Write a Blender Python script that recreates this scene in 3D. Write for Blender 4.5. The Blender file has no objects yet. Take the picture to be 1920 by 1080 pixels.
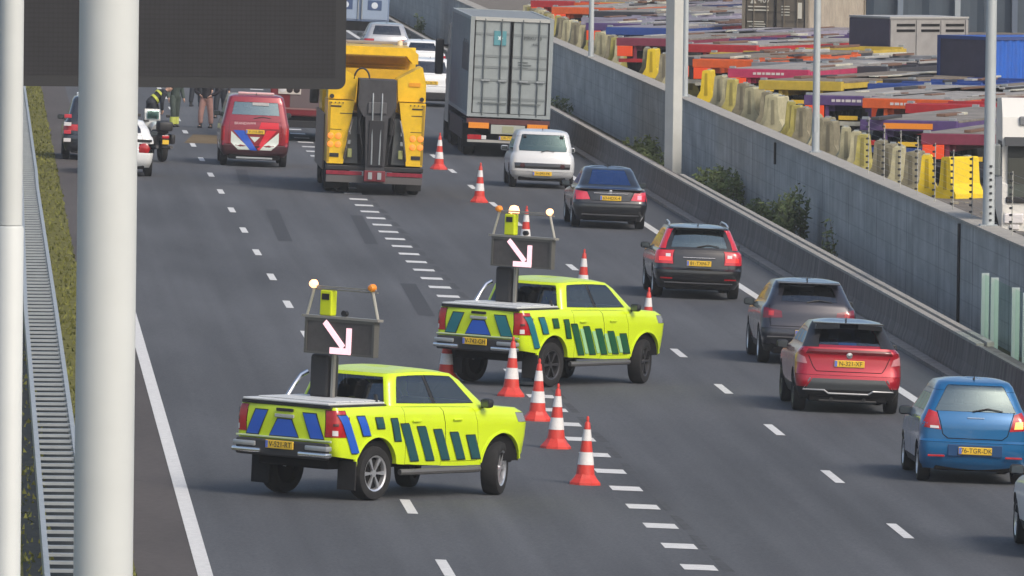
import bpy, bmesh, math, random
from mathutils import Vector, Matrix, Euler
random.seed(7)
S = bpy.context.scene
COL = S.collection
R = math.radians

# ------------------------------------------------------------------ camera
CAM_H, FPX, PITCH, YAW, ROLL = 9.9476, 19699.0, 0.046313, 0.050754, 0.0125
CROSS = 0.031606                      # crossfall of the carriageway, down to the right
c_f = Vector((math.sin(YAW)*math.cos(PITCH), math.cos(YAW)*math.cos(PITCH), -math.sin(PITCH)))
c_r = Vector((math.cos(YAW), -math.sin(YAW), 0)); c_u = c_r.cross(c_f)
c_x = c_r*math.cos(ROLL) + c_u*math.sin(ROLL); c_y = c_u*math.cos(ROLL) - c_r*math.sin(ROLL)
cam = bpy.data.cameras.new('camera'); cam_o = bpy.data.objects.new('camera', cam); COL.objects.link(cam_o)
cam.lens = FPX/1920*36; cam.sensor_width = 36; cam.clip_start = 1; cam.clip_end = 20000
cam_o.matrix_world = Matrix(((c_x.x, c_y.x, -c_f.x, 0), (c_x.y, c_y.y, -c_f.y, 0), (c_x.z, c_y.z, -c_f.z, CAM_H), (0, 0, 0, 1)))
S.camera = cam_o

# ------------------------------------------------------------------ light
SUN_EL, SUN_AZ = R(42), R(140)        # azimuth clockwise from +Y (the road's direction): behind and to the right
w = bpy.data.worlds.new('World'); S.world = w; w.use_nodes = True
nt = w.node_tree; bg = nt.nodes['Background']; sky = nt.nodes.new('ShaderNodeTexSky')
sky.sky_type = 'NISHITA'; sky.sun_disc = False; sky.sun_elevation = SUN_EL; sky.sun_rotation = SUN_AZ
sky.air_density = 1.0; sky.dust_density = 4.0; sky.ozone_density = 1.0
nt.links.new(sky.outputs[0], bg.inputs[0]); bg.inputs[1].default_value = 0.15
sl = bpy.data.lights.new('sun', 'SUN'); sl.energy = 1.2; sl.angle = R(16); sl.color = (1, .93, .83)
so = bpy.data.objects.new('sun', sl); COL.objects.link(so)
sd = Vector((math.sin(SUN_AZ)*math.cos(SUN_EL), math.cos(SUN_AZ)*math.cos(SUN_EL), math.sin(SUN_EL)))
so.rotation_euler = sd.to_track_quat('Z', 'Y').to_euler(); so.location = (0, 0, 60)
S.view_settings.view_transform = 'Standard'; S.view_settings.look = 'None'
S.view_settings.exposure = 0.27; S.view_settings.gamma = 1.0

# ------------------------------------------------------------------ materials
_m = {}
def mat(name, col, rough=.6, metal=0., noise=0., scale=6., coat=0., bump=0., emit=0., ecol=None, spec=.5):
    if name in _m: return _m[name]
    m = bpy.data.materials.new(name); m.use_nodes = True; t = m.node_tree; b = t.nodes['Principled BSDF']
    b.inputs['Base Color'].default_value = (*col, 1); b.inputs['Roughness'].default_value = rough
    b.inputs['Metallic'].default_value = metal; b.inputs['Coat Weight'].default_value = coat
    b.inputs['Coat Roughness'].default_value = .08; b.inputs['Specular IOR Level'].default_value = spec
    if noise or bump:
        tc = t.nodes.new('ShaderNodeTexCoord'); n = t.nodes.new('ShaderNodeTexNoise')
        n.inputs['Scale'].default_value = scale; n.inputs['Detail'].default_value = 6; n.inputs['Roughness'].default_value = .65
        t.links.new(tc.outputs['Object'], n.inputs['Vector'])
        if noise:
            r = t.nodes.new('ShaderNodeMapRange'); r.inputs[1].default_value = .3; r.inputs[2].default_value = .7
            r.inputs[3].default_value = 1-noise; r.inputs[4].default_value = 1+noise
            mx = t.nodes.new('ShaderNodeMix'); mx.data_type = 'RGBA'; mx.blend_type = 'MULTIPLY'; mx.inputs[0].default_value = 1
            mx.inputs[6].default_value = (*col, 1)
            t.links.new(n.outputs[0], r.inputs[0]); t.links.new(r.outputs[0], mx.inputs[7]); t.links.new(mx.outputs[2], b.inputs['Base Color'])
        if bump:
            bp = t.nodes.new('ShaderNodeBump'); bp.inputs['Strength'].default_value = bump; bp.inputs['Distance'].default_value = .02
            t.links.new(n.outputs[0], bp.inputs['Height']); t.links.new(bp.outputs[0], b.inputs['Normal'])
    if emit:
        b.inputs['Emission Color'].default_value = (*(ecol or col), 1); b.inputs['Emission Strength'].default_value = emit
    _m[name] = m; return m
def nodes_of(m): return m.node_tree, m.node_tree.nodes['Principled BSDF']
def layer(m, make):
    """multiply the base colour by a procedural factor built by make(tree, texcoord)"""
    t, b = nodes_of(m); tc = t.nodes.new('ShaderNodeTexCoord'); f = make(t, tc)
    mx = t.nodes.new('ShaderNodeMix'); mx.data_type = 'RGBA'; mx.blend_type = 'MULTIPLY'; mx.inputs[0].default_value = 1
    src = b.inputs['Base Color']
    if src.links: t.links.new(src.links[0].from_socket, mx.inputs[6])
    else: mx.inputs[6].default_value = src.default_value
    t.links.new(f, mx.inputs[7]); t.links.new(mx.outputs[2], src)
def nz(t, vec, scale, lo, hi, a=.35, b=.65, detail=4, stretch=None):
    n = t.nodes.new('ShaderNodeTexNoise'); n.inputs['Scale'].default_value = scale; n.inputs['Detail'].default_value = detail
    if stretch:
        mp = t.nodes.new('ShaderNodeMapping'); mp.inputs['Scale'].default_value = stretch; t.links.new(vec, mp.inputs[0]); vec = mp.outputs[0]
    t.links.new(vec, n.inputs['Vector'])
    r = t.nodes.new('ShaderNodeMapRange'); r.inputs[1].default_value = a; r.inputs[2].default_value = b
    r.inputs[3].default_value = lo; r.inputs[4].default_value = hi; t.links.new(n.outputs[0], r.inputs[0]); return r.outputs[0]
def stripe(t, tc, axis, period, width, dark, offset=0.):
    """thin dark joint lines every `period` metres along an object axis"""
    sp = t.nodes.new('ShaderNodeSeparateXYZ'); t.links.new(tc.outputs['Object'], sp.inputs[0])
    ad = t.nodes.new('ShaderNodeMath'); ad.operation = 'ADD'; ad.inputs[1].default_value = offset; t.links.new(sp.outputs[axis], ad.inputs[0])
    mo = t.nodes.new('ShaderNodeMath'); mo.operation = 'FLOORED_MODULO'; mo.inputs[1].default_value = period; t.links.new(ad.outputs[0], mo.inputs[0])
    lt = t.nodes.new('ShaderNodeMath'); lt.operation = 'LESS_THAN'; lt.inputs[1].default_value = width; t.links.new(mo.outputs[0], lt.inputs[0])
    r = t.nodes.new('ShaderNodeMapRange'); r.inputs[3].default_value = 1; r.inputs[4].default_value = dark; t.links.new(lt.outputs[0], r.inputs[0]); return r.outputs[0]

# ------------------------------------------------------------------ geometry helpers
class MB:
    def __init__(s): s.v = []; s.f = []
    def add(s, vs, fs):
        o = len(s.v); s.v += [tuple(p) for p in vs]; s.f += [tuple(i+o for i in f) for f in fs]; return s
    def box(s, x0, x1, y0, y1, z0, z1, ch=0.):
        if ch <= 0:
            return s.add([(x, y, z) for z in (z0, z1) for y in (y0, y1) for x in (x0, x1)],
                         [(0, 2, 3, 1), (4, 5, 7, 6), (0, 1, 5, 4), (2, 6, 7, 3), (0, 4, 6, 2), (1, 3, 7, 5)])
        bm = bmesh.new(); bmesh.ops.create_cube(bm, size=1)
        for v in bm.verts: v.co = Vector(((x0+x1)/2+v.co.x*(x1-x0), (y0+y1)/2+v.co.y*(y1-y0), (z0+z1)/2+v.co.z*(z1-z0)))
        bmesh.ops.bevel(bm, geom=bm.edges[:], offset=min(ch, .49*min(x1-x0, y1-y0, z1-z0)), segments=2, affect='EDGES', profile=.5)
        bm.verts.index_update(); s.add([v.co for v in bm.verts], [[v.index for v in f.verts] for f in bm.faces]); bm.free(); return s
    def prism(s, poly, axis, a, b):
        """closed prism: poly in the two other axes (order x,y,z without `axis`), from a to b along axis"""
        n = len(poly)
        def P(p, h): return {0: (h, p[0], p[1]), 1: (p[0], h, p[1]), 2: (p[0], p[1], h)}[axis]
        vs = [P(p, a) for p in poly]+[P(p, b) for p in poly]
        return s.add(vs, [tuple(range(n))[::-1], tuple(range(n, 2*n))]+[(i, (i+1) % n, n+(i+1) % n, n+i) for i in range(n)])
    def tube(s, pts, r, n=8, r2=None, cap=True):
        pts = [Vector(p) for p in pts]; k = len(pts); rings = []
        for i, p in enumerate(pts):
            d = (pts[min(i+1, k-1)]-pts[max(i-1, 0)]).normalized()
            a = d.orthogonal().normalized() if abs(d.z) > .99 else d.cross(Vector((0, 0, 1))).normalized()
            b = d.cross(a); rr = r if r2 is None else r+(r2-r)*i/(k-1)
            rings.append([p+(a*math.cos(t)+b*math.sin(t))*rr for t in [2*math.pi*j/n for j in range(n)]])
        vs = [q for g in rings for q in g]
        fs = [(i*n+j, i*n+(j+1) % n, (i+1)*n+(j+1) % n, (i+1)*n+j) for i in range(k-1) for j in range(n)]
        if cap: fs += [tuple(range(n))[::-1], tuple(range((k-1)*n, k*n))]
        return s.add(vs, fs)
    def lathe(s, prof, axis='z', n=20, c=(0, 0, 0), caps=False):
        """prof: list of (radius, height)"""
        vs = []
        for r, h in prof:
            for j in range(n):
                t = 2*math.pi*j/n; a, b = r*math.cos(t), r*math.sin(t)
                p = {'z': (a, b, h), 'x': (h, a, b), 'y': (b, h, a)}[axis]; vs.append((p[0]+c[0], p[1]+c[1], p[2]+c[2]))
        k = len(prof); fs = [(i*n+j, i*n+(j+1) % n, (i+1)*n+(j+1) % n, (i+1)*n+j) for i in range(k-1) for j in range(n)]
        if caps: fs += [tuple(range(n))[::-1], tuple(range((k-1)*n, k*n))]
        return s.add(vs, fs)
    def quad(s, a, b, c, d): return s.add([a, b, c, d], [(0, 1, 2, 3)])
    def ico(s, c, r, sub=1, sq=(1, 1, 1)):
        bm = bmesh.new(); bmesh.ops.create_icosphere(bm, subdivisions=sub, radius=1)
        bm.verts.index_update(); s.add([(c[0]+v.co.x*r*sq[0], c[1]+v.co.y*r*sq[1], c[2]+v.co.z*r*sq[2]) for v in bm.verts], [[v.index for v in f.verts] for f in bm.faces]); bm.free(); return s
    def xf(s, M): s.v = [tuple(M @ Vector(p)) for p in s.v]; return s
    def build(s, name, m, parent=None, smooth=False, fix=True):
        me = bpy.data.meshes.new(name); me.from_pydata(s.v, [], s.f)
        if fix:
            bm = bmesh.new(); bm.from_mesh(me); bmesh.ops.recalc_face_normals(bm, faces=bm.faces[:]); bm.to_mesh(me); bm.free()
        me.materials.append(m)
        if smooth:
            me.polygons.foreach_set('use_smooth', [True]*len(me.polygons)); me.set_sharp_from_angle(angle=R(38))
        o = bpy.data.objects.new(name, me); COL.objects.link(o); o.parent = parent; return o
def tag(o, label=None, cat=None, group=None, kind=None):
    if label: o['label'] = label
    if cat: o['category'] = cat
    if group: o['group'] = group
    if kind: o['kind'] = kind
    return o
def empty(name, label, cat, group=None):
    o = bpy.data.objects.new(name, None); o.empty_display_size = .3; COL.objects.link(o); return tag(o, label, cat, group)
def copy_tree(o, parent=None):
    c = o.copy(); COL.objects.link(c); c.parent = parent
    for ch in list(o.children): copy_tree(ch, c)
    return c
TILT = Matrix.Rotation(math.atan(CROSS), 4, 'Y')
def zr(x): return -CROSS*x
def on_road(o, x, y, heading=0., dz=0.):
    """stand a thing on the sloping carriageway; heading in degrees clockwise from the road's direction"""
    o.location = (x, y, zr(x)+dz); o.rotation_euler = (TILT @ Matrix.Rotation(R(-heading), 4, 'Z')).to_euler()
def ray(px, py):
    X, Y = px-960, py-540; a = X*math.cos(ROLL)+Y*math.sin(ROLL); b = -X*math.sin(ROLL)+Y*math.cos(ROLL)
    return c_r*a/FPX-c_u*b/FPX+c_f
def road_pt(px, py):
    d = ray(px, py); t = -CAM_H/(d.z+CROSS*d.x); return Vector((0, 0, CAM_H))+d*t
def flat_pt(px, py, z):
    d = ray(px, py); return Vector((0, 0, CAM_H))+d*((z-CAM_H)/d.z)
def at_v(px, py, v):
    d = ray(px, py); return Vector((0, 0, CAM_H))+d*(v/d.y)
def text_mesh(txt, size, name, m, parent, M, ext=.002):
    cu = bpy.data.curves.new(name, 'FONT'); cu.body = txt; cu.size = size; cu.align_x = 'CENTER'; cu.align_y = 'CENTER'; cu.extrude = ext
    t = bpy.data.objects.new(name+'_tmp', cu); me = bpy.data.meshes.new_from_object(t); bpy.data.objects.remove(t); bpy.data.curves.remove(cu)
    me.transform(M); me.materials.append(m); me.name = name
    o = bpy.data.objects.new(name, me); COL.objects.link(o); o.parent = parent; return o
REAR = Matrix.Rotation(R(90), 4, 'X')      # text lying in XZ, readable from -Y

# ------------------------------------------------------------------ shared materials
asphalt = mat('asphalt', (.082, .086, .092), .85, noise=.12, scale=14, bump=.25, spec=.3)
def _asph(t, tc):
    a = nz(t, tc.outputs['Object'], .35, .80, 1.16, stretch=(1, .12, 1)); b = nz(t, tc.outputs['Object'], 1.3, .93, 1.07, stretch=(1, .05, 1))
    m1 = t.nodes.new('ShaderNodeMath'); m1.operation = 'MULTIPLY'; t.links.new(a, m1.inputs[0]); t.links.new(b, m1.inputs[1])
    c = nz(t, tc.outputs['Object'], 2.2, .9, 1.09, stretch=(1, .004, 1), detail=3); d = nz(t, tc.outputs['Object'], 22, .82, 1.18, detail=3)
    m2 = t.nodes.new('ShaderNodeMath'); m2.operation = 'MULTIPLY'; t.links.new(c, m2.inputs[0]); t.links.new(d, m2.inputs[1])
    m3 = t.nodes.new('ShaderNodeMath'); m3.operation = 'MULTIPLY'; t.links.new(m1.outputs[0], m3.inputs[0]); t.links.new(m2.outputs[0], m3.inputs[1]); return m3.outputs[0]
layer(asphalt, _asph)
shoulder_m = mat('shoulder_asphalt', (.085, .076, .072), .9, noise=.15, scale=9, bump=.25, spec=.25)
layer(shoulder_m, lambda t, tc: nz(t, tc.outputs['Object'], .5, .85, 1.1, stretch=(1, .15, 1)))
patch_m = mat('asphalt_patch', (.05, .052, .056), .85, noise=.15, scale=12, spec=.3)
paint_w = mat('road_paint', (.62, .62, .6), .7, noise=.14, scale=9, spec=.3)
grass_m = mat('verge_grass', (.125, .122, .035), .95, noise=.35, scale=3, bump=.6, spec=.1)
soil_m = mat('verge_soil', (.12, .1, .05), .95, noise=.25, scale=1.5, spec=.1)
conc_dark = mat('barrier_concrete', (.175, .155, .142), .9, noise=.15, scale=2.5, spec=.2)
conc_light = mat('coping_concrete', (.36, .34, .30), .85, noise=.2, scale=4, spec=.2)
conc_wall = mat('wall_concrete', (.42, .432, .42), .88, noise=.1, scale=1.2, spec=.2)
galv = mat('galvanised_steel', (.36, .39, .40), .5, .4, noise=.1, scale=4)
black_p = mat('black_plastic', (.018, .018, .02), .5)
rubber = mat('rubber', (.02, .02, .021), .85, noise=.2, scale=12, spec=.3)
under_m = mat('underbody', (.012, .012, .013), .9, spec=.1)
def glass(name, tint, refl=.10, rough=.05, gcol=(.9, .95, 1)):
    """tinted car glass one can look through, more mirror-like at a glancing angle"""
    if name in _m: return _m[name]
    m = bpy.data.materials.new(name); m.use_nodes = True; t = m.node_tree; t.nodes.remove(t.nodes['Principled BSDF'])
    a = t.nodes.new('ShaderNodeBsdfTransparent'); a.inputs[0].default_value = (*tint, 1)
    g = t.nodes.new('ShaderNodeBsdfGlossy'); g.inputs['Roughness'].default_value = rough; g.inputs[0].default_value = (*gcol, 1)
    f = t.nodes.new('ShaderNodeFresnel'); f.inputs[0].default_value = 1.5; ad = t.nodes.new('ShaderNodeMath'); ad.operation = 'ADD'; ad.inputs[1].default_value = refl; ad.use_clamp = True
    mx = t.nodes.new('ShaderNodeMixShader'); t.links.new(f.outputs[0], ad.inputs[0]); t.links.new(ad.outputs[0], mx.inputs[0])
    t.links.new(a.outputs[0], mx.inputs[1]); t.links.new(g.outputs[0], mx.inputs[2]); t.links.new(mx.outputs[0], t.nodes['Material Output'].inputs[0]); _m[name] = m; return m
glass_d = glass('dark_glass', (.30, .33, .35))
glass_t = glass('teal_glass', (.55, .70, .70), .24, .08, (.75, .95, .95))
seat_m = mat('seat_fabric', (.045, .045, .05), .9, noise=.2, scale=10, spec=.2)
chrome = mat('chrome', (.75, .76, .78), .18, .95)
alloy = mat('alloy', (.66, .67, .69), .32, .8)
alloy_d = mat('dark_alloy', (.07, .07, .075), .4, .6)
plate_y = mat('plate_yellow', (.78, .50, .035), .5)
plate_b = mat('plate_blue', (.12, .18, .55), .5)
ink = mat('plate_ink', (.03, .028, .02), .6)
red_l = mat('tail_lamp_red', (.42, .012, .018), .2, coat=.6, noise=.25, scale=9)
red_lit = mat('brake_lamp_lit', (.75, .03, .03), .25, coat=.5, emit=.5, ecol=(1, .06, .05))
clear_l = mat('clear_lamp', (.7, .68, .68), .15, coat=.5)
amber_l = mat('amber_lamp', (.8, .26, .02), .25, coat=.5)
amber_lit = mat('amber_beacon_lit', (1, .5, .2), .3, emit=2.6, ecol=(1, .5, .24))
white = mat('white_paint', (.74, .76, .76), .35, coat=.6, noise=.03, scale=2)
lamp_m = mat('post_grey', (.44, .48, .49), .55, .2, noise=.06, scale=2)
white_post = mat('post_white', (.58, .61, .60), .5, noise=.04, scale=1.5)

# ------------------------------------------------------------------ ground, road, markings
def sheet(name, xs, y0, y1, m, dz, ny=1, kind='structure', zf=zr):
    vs = [(x, y0+(y1-y0)*j/ny, zf(x)+dz) for j in range(ny+1) for x in xs]; n = len(xs)
    fs = [(j*n+i, j*n+i+1, (j+1)*n+i+1, (j+1)*n+i) for j in range(ny) for i in range(n-1)]
    o = MB().add(vs, fs).build(name, m, fix=False); tag(o, kind=kind); return o
WALL_U, WALL_Z, YARD_Z = 20.0, 1.50, 1.0
g_zf = lambda x: .1 if x < -3 else (zr(x) if x < 20.2 else YARD_Z)
sheet('ground', [-2500, -3.1, 0, 2.2, 10, 20.19, 20.21, 2500], -400, 5000, soil_m, -.03, zf=g_zf)
sheet('road', [2.9, 10, 17.6, 18.3], 40, 900, asphalt, 0)
sheet('hard_shoulder', [2.06, 2.9], 40, 900, shoulder_m, 0)
sheet('gutter', [18.3, 20.0], 40, 900, soil_m, .02)
lines = MB()
def mark(x0, x1, y0, y1): lines.quad((x0, y0, zr(x0)+.006), (x1, y0, zr(x1)+.006), (x1, y1, zr(x1)+.006), (x0, y1, zr(x0)+.006))
U0 = 6.1975
mark(2.86, 3.06, 40, 300); mark(16.42, 16.62, 40, 700)
for k in range(-8, 40): mark(U0-.075, U0+.075, 138.46+12*k-1.5, 138.46+12*k+1.5)
for k in range(-8, 40): mark(U0+6.925, U0+7.075, 149.51+12*k-1.5, 149.51+12*k+1.5)
for k in range(-20, 60): mark(U0+3.5-.23, U0+3.5+.23, 140.47+4.02*k-.5, 140.47+4.02*k+.5)
tag(lines.build('lane_marking', paint_w, fix=False), kind='structure')
pm = MB()
for (xa, ya, xb, yb, wd) in [(510, 393, 535, 452, .33), (668, 404, 697, 458, .3), (765, 532, 800, 592, .33), (452, 318, 460, 345, .3)]:
    A, B = road_pt(xa, ya), road_pt(xb, yb)
    pm.quad((A.x-wd/2, A.y, zr(A.x-wd/2)+.004), (A.x+wd/2, A.y, zr(A.x+wd/2)+.004), (B.x+wd/2, B.y, zr(B.x+wd/2)+.004), (B.x-wd/2, B.y, zr(B.x-wd/2)+.004))
tag(pm.build('asphalt_patch', patch_m, fix=False), kind='structure')
tarm = mat('asphalt_wear', (.071, .074, .078), .9, noise=.3, scale=3, spec=.2)
wear = MB()
for k in range(-20, 60):
    y = 140.47+4.02*k; x = U0+3.5+.29
    wear.quad((x, y-.55, zr(x)+.003), (x+.1+.06*random.random(), y-.5, zr(x+.13)+.003), (x+.12, y+2.2, zr(x+.12)+.003), (x, y+2.4, zr(x)+.003))
tag(wear.build('asphalt_wear', tarm, fix=False), kind='structure')
# verge: soil with thousands of short blades
sheet('verge', [-4.5, -1, .4, 1.3, 2.06], 40, 700, grass_m, .01)
gm = MB()
for i in range(9000):
    if i % 2: x = random.uniform(1.45, 2.07)
    else: x = random.uniform(-.2, 1.0)
    y = 95+random.random()**1.6*300; h = random.uniform(.03, .11); a = random.random()*6.28; wd = random.uniform(.02, .05)
    z = zr(x); ca, sa = math.cos(a)*wd, math.sin(a)*wd
    gm.add([(x-ca, y-sa, z), (x+ca, y+sa, z), (x+random.uniform(-.05, .05), y+random.uniform(-.05, .05), z+h)], [(0, 1, 2)])
tag(gm.build('grass', mat('grass_blades', (.14, .145, .04), .9, noise=.4, scale=.9, spec=.1), fix=False), kind='stuff')

# ------------------------------------------------------------------ guard rail at the left verge
tag(MB().quad((.55, 40, zr(.55)+.018), (1.5, 40, zr(1.5)+.018), (1.5, 700, zr(1.5)+.018), (.95, 700, zr(.95)+.018)).build('rail_gap_shade', mat('rail_gap_shade_tone', (.035, .04, .04), .95, noise=.4, scale=8, spec=.1), fix=False), kind='structure')  # dark sheet under the rail: shade between the cross bars put into its colour
gr = empty('guard_rail', 'galvanised steel double guard rail with cross bars along the grass verge', 'guard rail')
def rail_x(y): return .85+.17*max(0, min(1, (y-190)/70))
RW = .54
def rail_w(y): return .55-.18*max(0, min(1, (y-190)/60))
for sgn, nm in ((0, 'beam'), (1, 'beam')):
    b = MB(); ys = list(range(60, 620, 10))
    for ya, yb in zip(ys[:-1], ys[1:]):
        xa, xb = rail_x(ya)+sgn*rail_w(ya), rail_x(yb)+sgn*rail_w(yb)
        prof = [(-.035, .45), (.035, .47), (.035, .70), (-.035, .72)]
        vs = [(xa+p, ya, zr(xa)+q) for p, q in prof]+[(xb+p, yb, zr(xb)+q) for p, q in prof]
        b.add(vs, [(i, (i+1) % 4, 4+(i+1) % 4, 4+i) for i in range(4)])
    b.build('beam', galv, gr)
b = MB(); p = MB(); y = 62
while y < 520:
    x = rail_x(y); RW = rail_w(y); b.box(x+.03, x+RW-.03, y-.05, y+.05, zr(x)+.655, zr(x)+.695)
    if int(y*3) % 2 == 0: p.box(x+RW/2-.05, x+RW/2+.05, y-.05, y+.05, zr(x)-.05, zr(x)+.6)
    y += 1.333
tag(b.build('cross_bar', galv, gr), kind='stuff'); tag(p.build('post', galv, gr), kind='stuff')

# ------------------------------------------------------------------ concrete barrier and retaining wall
layer(conc_dark, lambda t, tc: stripe(t, tc, 1, 6.0, .05, .55)); layer(conc_dark, lambda t, tc: nz(t, tc.outputs['Object'], 1.0, .72, 1.18, stretch=(1, 3.2, .25)))
layer(conc_dark, lambda t, tc: nz(t, tc.outputs['Object'], 1.0, .8, 1.12, stretch=(1, 1.4, .08)))
def extrude_u(prof, y0, y1, name, m, parent, ny=1):
    n = len(prof); b = MB(); ys = [y0+(y1-y0)*i/ny for i in range(ny+1)]
    vs = [(u, yy, zr(18)+z) for yy in ys for u, z in prof]
    fs = [(i*n+j, i*n+(j+1) % n, (i+1)*n+(j+1) % n, (i+1)*n+j) for i in range(ny) for j in range(n)]
    fs += [tuple(range(n)), tuple(range(ny*n, (ny+1)*n))]
    return b.add(vs, fs).build(name, m, parent)
ba = empty('concrete_barrier', 'long low concrete traffic barrier with pale coping along the right edge of the road', 'barrier')
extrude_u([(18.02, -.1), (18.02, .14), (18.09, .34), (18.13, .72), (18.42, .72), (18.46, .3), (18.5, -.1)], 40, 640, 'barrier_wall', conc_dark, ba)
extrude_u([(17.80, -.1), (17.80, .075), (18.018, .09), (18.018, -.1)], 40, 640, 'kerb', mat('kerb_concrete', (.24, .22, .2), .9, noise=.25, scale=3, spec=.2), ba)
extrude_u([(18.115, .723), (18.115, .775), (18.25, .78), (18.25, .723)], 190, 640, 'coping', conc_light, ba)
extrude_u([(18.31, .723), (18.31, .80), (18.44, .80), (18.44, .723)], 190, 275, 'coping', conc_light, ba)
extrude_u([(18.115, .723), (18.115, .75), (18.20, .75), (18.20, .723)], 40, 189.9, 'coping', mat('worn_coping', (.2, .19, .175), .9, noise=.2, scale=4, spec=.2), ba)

layer(conc_wall, lambda t, tc: nz(t, tc.outputs['Object'], 1.0, .82, 1.08, stretch=(1, .35, 1.2)))
layer(conc_wall, lambda t, tc: stripe(t, tc, 1, 7.6, .09, .4, 2.))
layer(conc_wall, lambda t, tc: stripe(t, tc, 1, 1.9, .04, .88, .6))
layer(conc_wall, lambda t, tc: stripe(t, tc, 2, .42, .025, .82, .1))
layer(conc_wall, lambda t, tc: nz(t, tc.outputs['Object'], .8, .86, 1.1, stretch=(1, 1.6, .12)))
wl = empty('retaining_wall', 'tall grey concrete panel retaining wall holding up the trailer yard', 'wall')
MB().box(WALL_U, WALL_U+.3, 60, 640, -1.2, WALL_Z).build('wall_panel', conc_wall, wl)
MB().box(WALL_U-.06, WALL_U+.42, 60, 640, WALL_Z+.002, WALL_Z+.06).build('coping', conc_light, wl)
dr = MB()
for px, ya, yb in [(1455, 288, 330), (1805, 440, 575)]:
    v = WALL_U*FPX/(px+40)
    z1 = WALL_Z-.05; dr.tube([(WALL_U-.03, v, z1), (WALL_U-.03, v, z1-.55 if px < 1500 else -.6)], .035, 6)
dr.build('drain_pipe', black_p, wl)
# ------------------------------------------------------------------ near posts and message sign
def ground_z(x): return zr(x)
A = at_v(199, 540, 85); po = empty('sign_post', 'thick white round steel post in the foreground in front of the dark message sign', 'post')
po.location = (A.x, 85, zr(A.x))
MB().lathe([(.241, .02), (.241, 13.5)], n=40, caps=True).build('shaft', white_post, po, smooth=True)
MB().lathe([(.42, 0), (.42, .04)], n=24, caps=True).build('base_plate', galv, po)
A = at_v(17, 540, 82); p2 = empty('lamp_post', 'slim white lamp post at the left edge of the photo, beside the thick round post', 'lamp post')
p2.location = (A.x, 82, zr(A.x)); zj = at_v(20, 428, 82).z-zr(A.x)
MB().lathe([(.112, 0), (.110, zj), (.1, zj+.02)], n=28, caps=True).build('lower_shaft', white_post, p2, smooth=True)
MB().lathe([(.098, zj+.025), (.085, 12)], n=28, caps=True).build('upper_shaft', white_post, p2, smooth=True)
led = mat('led_panel', (.022, .022, .026), .55, noise=.15, scale=3)
layer(led, lambda t, tc: stripe(t, tc, 2, .055, .02, .8)); layer(led, lambda t, tc: stripe(t, tc, 0, .055, .02, .85))
A = at_v(648, 166, 120); B = at_v(300, 164, 120)
sg = empty('message_sign', 'large dark variable message sign hanging over the road, switched off', 'road sign')
sg.location = (A.x-2.75, 120, B.z)
fr = MB(); Wd, Hd, rc = 2.75, 2.9, .1
prof = [(Wd-rc+rc*math.cos(t), rc+rc*math.sin(t)) for t in [R(-90+15*i) for i in range(7)]]+[(Wd-rc+rc*math.cos(t), Hd-rc+rc*math.sin(t)) for t in [R(15*i) for i in range(7)]]
prof = prof+[(-a, b) for a, b in prof[::-1]]
fr.prism(prof, 1, 0, .45).build('housing', mat('sign_housing', (.030, .031, .034), .5), sg)
MB().box(-Wd+.12, Wd-.12, -.004, .05, .13, Hd-.12).build('display', led, sg)
MB().box(-7.5, Wd+6, .6, .9, 1.1, 1.5).build('gantry_beam', galv, sg)
for x in (-1.8, 0, 1.8): MB().box(x-.06, x+.06, .4, .62, .5, 2.4).build('bracket', galv, sg)
MB().box(-7.8, -7.5, .55, .95, -B.z, 1.7).build('gantry_leg', galv, sg)

# ------------------------------------------------------------------ posts along the wall
gp = empty('gantry_post', 'thick square grey gantry post rising between the barrier and the wall', 'post')
gp.location = (18.75, 284, zr(18.75)); gp.rotation_euler = (0, 0, R(40))
MB().box(-.17, .17, -.17, .17, 0, 9, .015).build('shaft', mat('post_concrete_grey', (.50, .51, .48), .6, noise=.08, scale=2), gp)
MB().box(-.28, .28, -.28, .28, -.1, .06).build('base_plate', galv, gp)
for px, py, wd, lab in [(1108, 108, 10, 'grey lamp post on the wall coping, farthest along the wall'), (1284, 188, 11, 'slim grey lamp post on the wall coping right behind the thick gantry post'),
                        (1529, 298, 14, 'grey lamp post on the wall coping in front of the brown stacked containers'), (1853, 440, 22, 'thickest grey lamp post on the wall coping, beside the white truck cab')]:
    v = 20.15*FPX/(px+40); A = at_v(px, py, v); x = A.x; s = FPX/v
    lp = empty('lamp_post', lab, 'lamp post', 'lamp posts on the wall coping'); lp.location = (x, v, WALL_Z+.06)
    r = wd/2/s
    MB().lathe([(r*1.05, 0), (r, .9), (r*.98, 1.0), (r*.8, 9.5)], n=18, caps=True).build('shaft', lamp_m, lp, smooth=True)
    MB().box(-r*1.5, r*1.5, -r*1.5, r*1.5, -.002, .03).build('base_plate', galv, lp)
    if px < 1800: MB().box(-r*.5, r*.5, -r*1.03, -r*.8, .5, .85).build('service_door', lamp_m, lp)
# wire fence with insulators
wf = empty('wire_fence', 'thin wire fence with black insulators along the top of the wall', 'fence')
wire = MB(); k = 0; v = 197.
while v < 243:
    x = WALL_U+.25; z = WALL_Z+.06
    f = MB().tube([(x, v, z), (x, v, z+1.25)], .012, 6).build('post', mat('fence_post', (.42, .42, .38), .6), wf)
    for j in range(9): h = z+.12+j*.135; MB().lathe([(.0, h-.025), (.032, h-.02), (.032, h+.02), (.0, h+.025)], n=6, c=(x-.03, v-.02, 0)).build('insulator', black_p, f)
    v += 4.2
for j in range(9): z = WALL_Z+.18+j*.135; MB().tube([(WALL_U+.22, 197, z), (WALL_U+.22, 242, z)], .0015, 4).build('wire', galv, wf)
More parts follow.
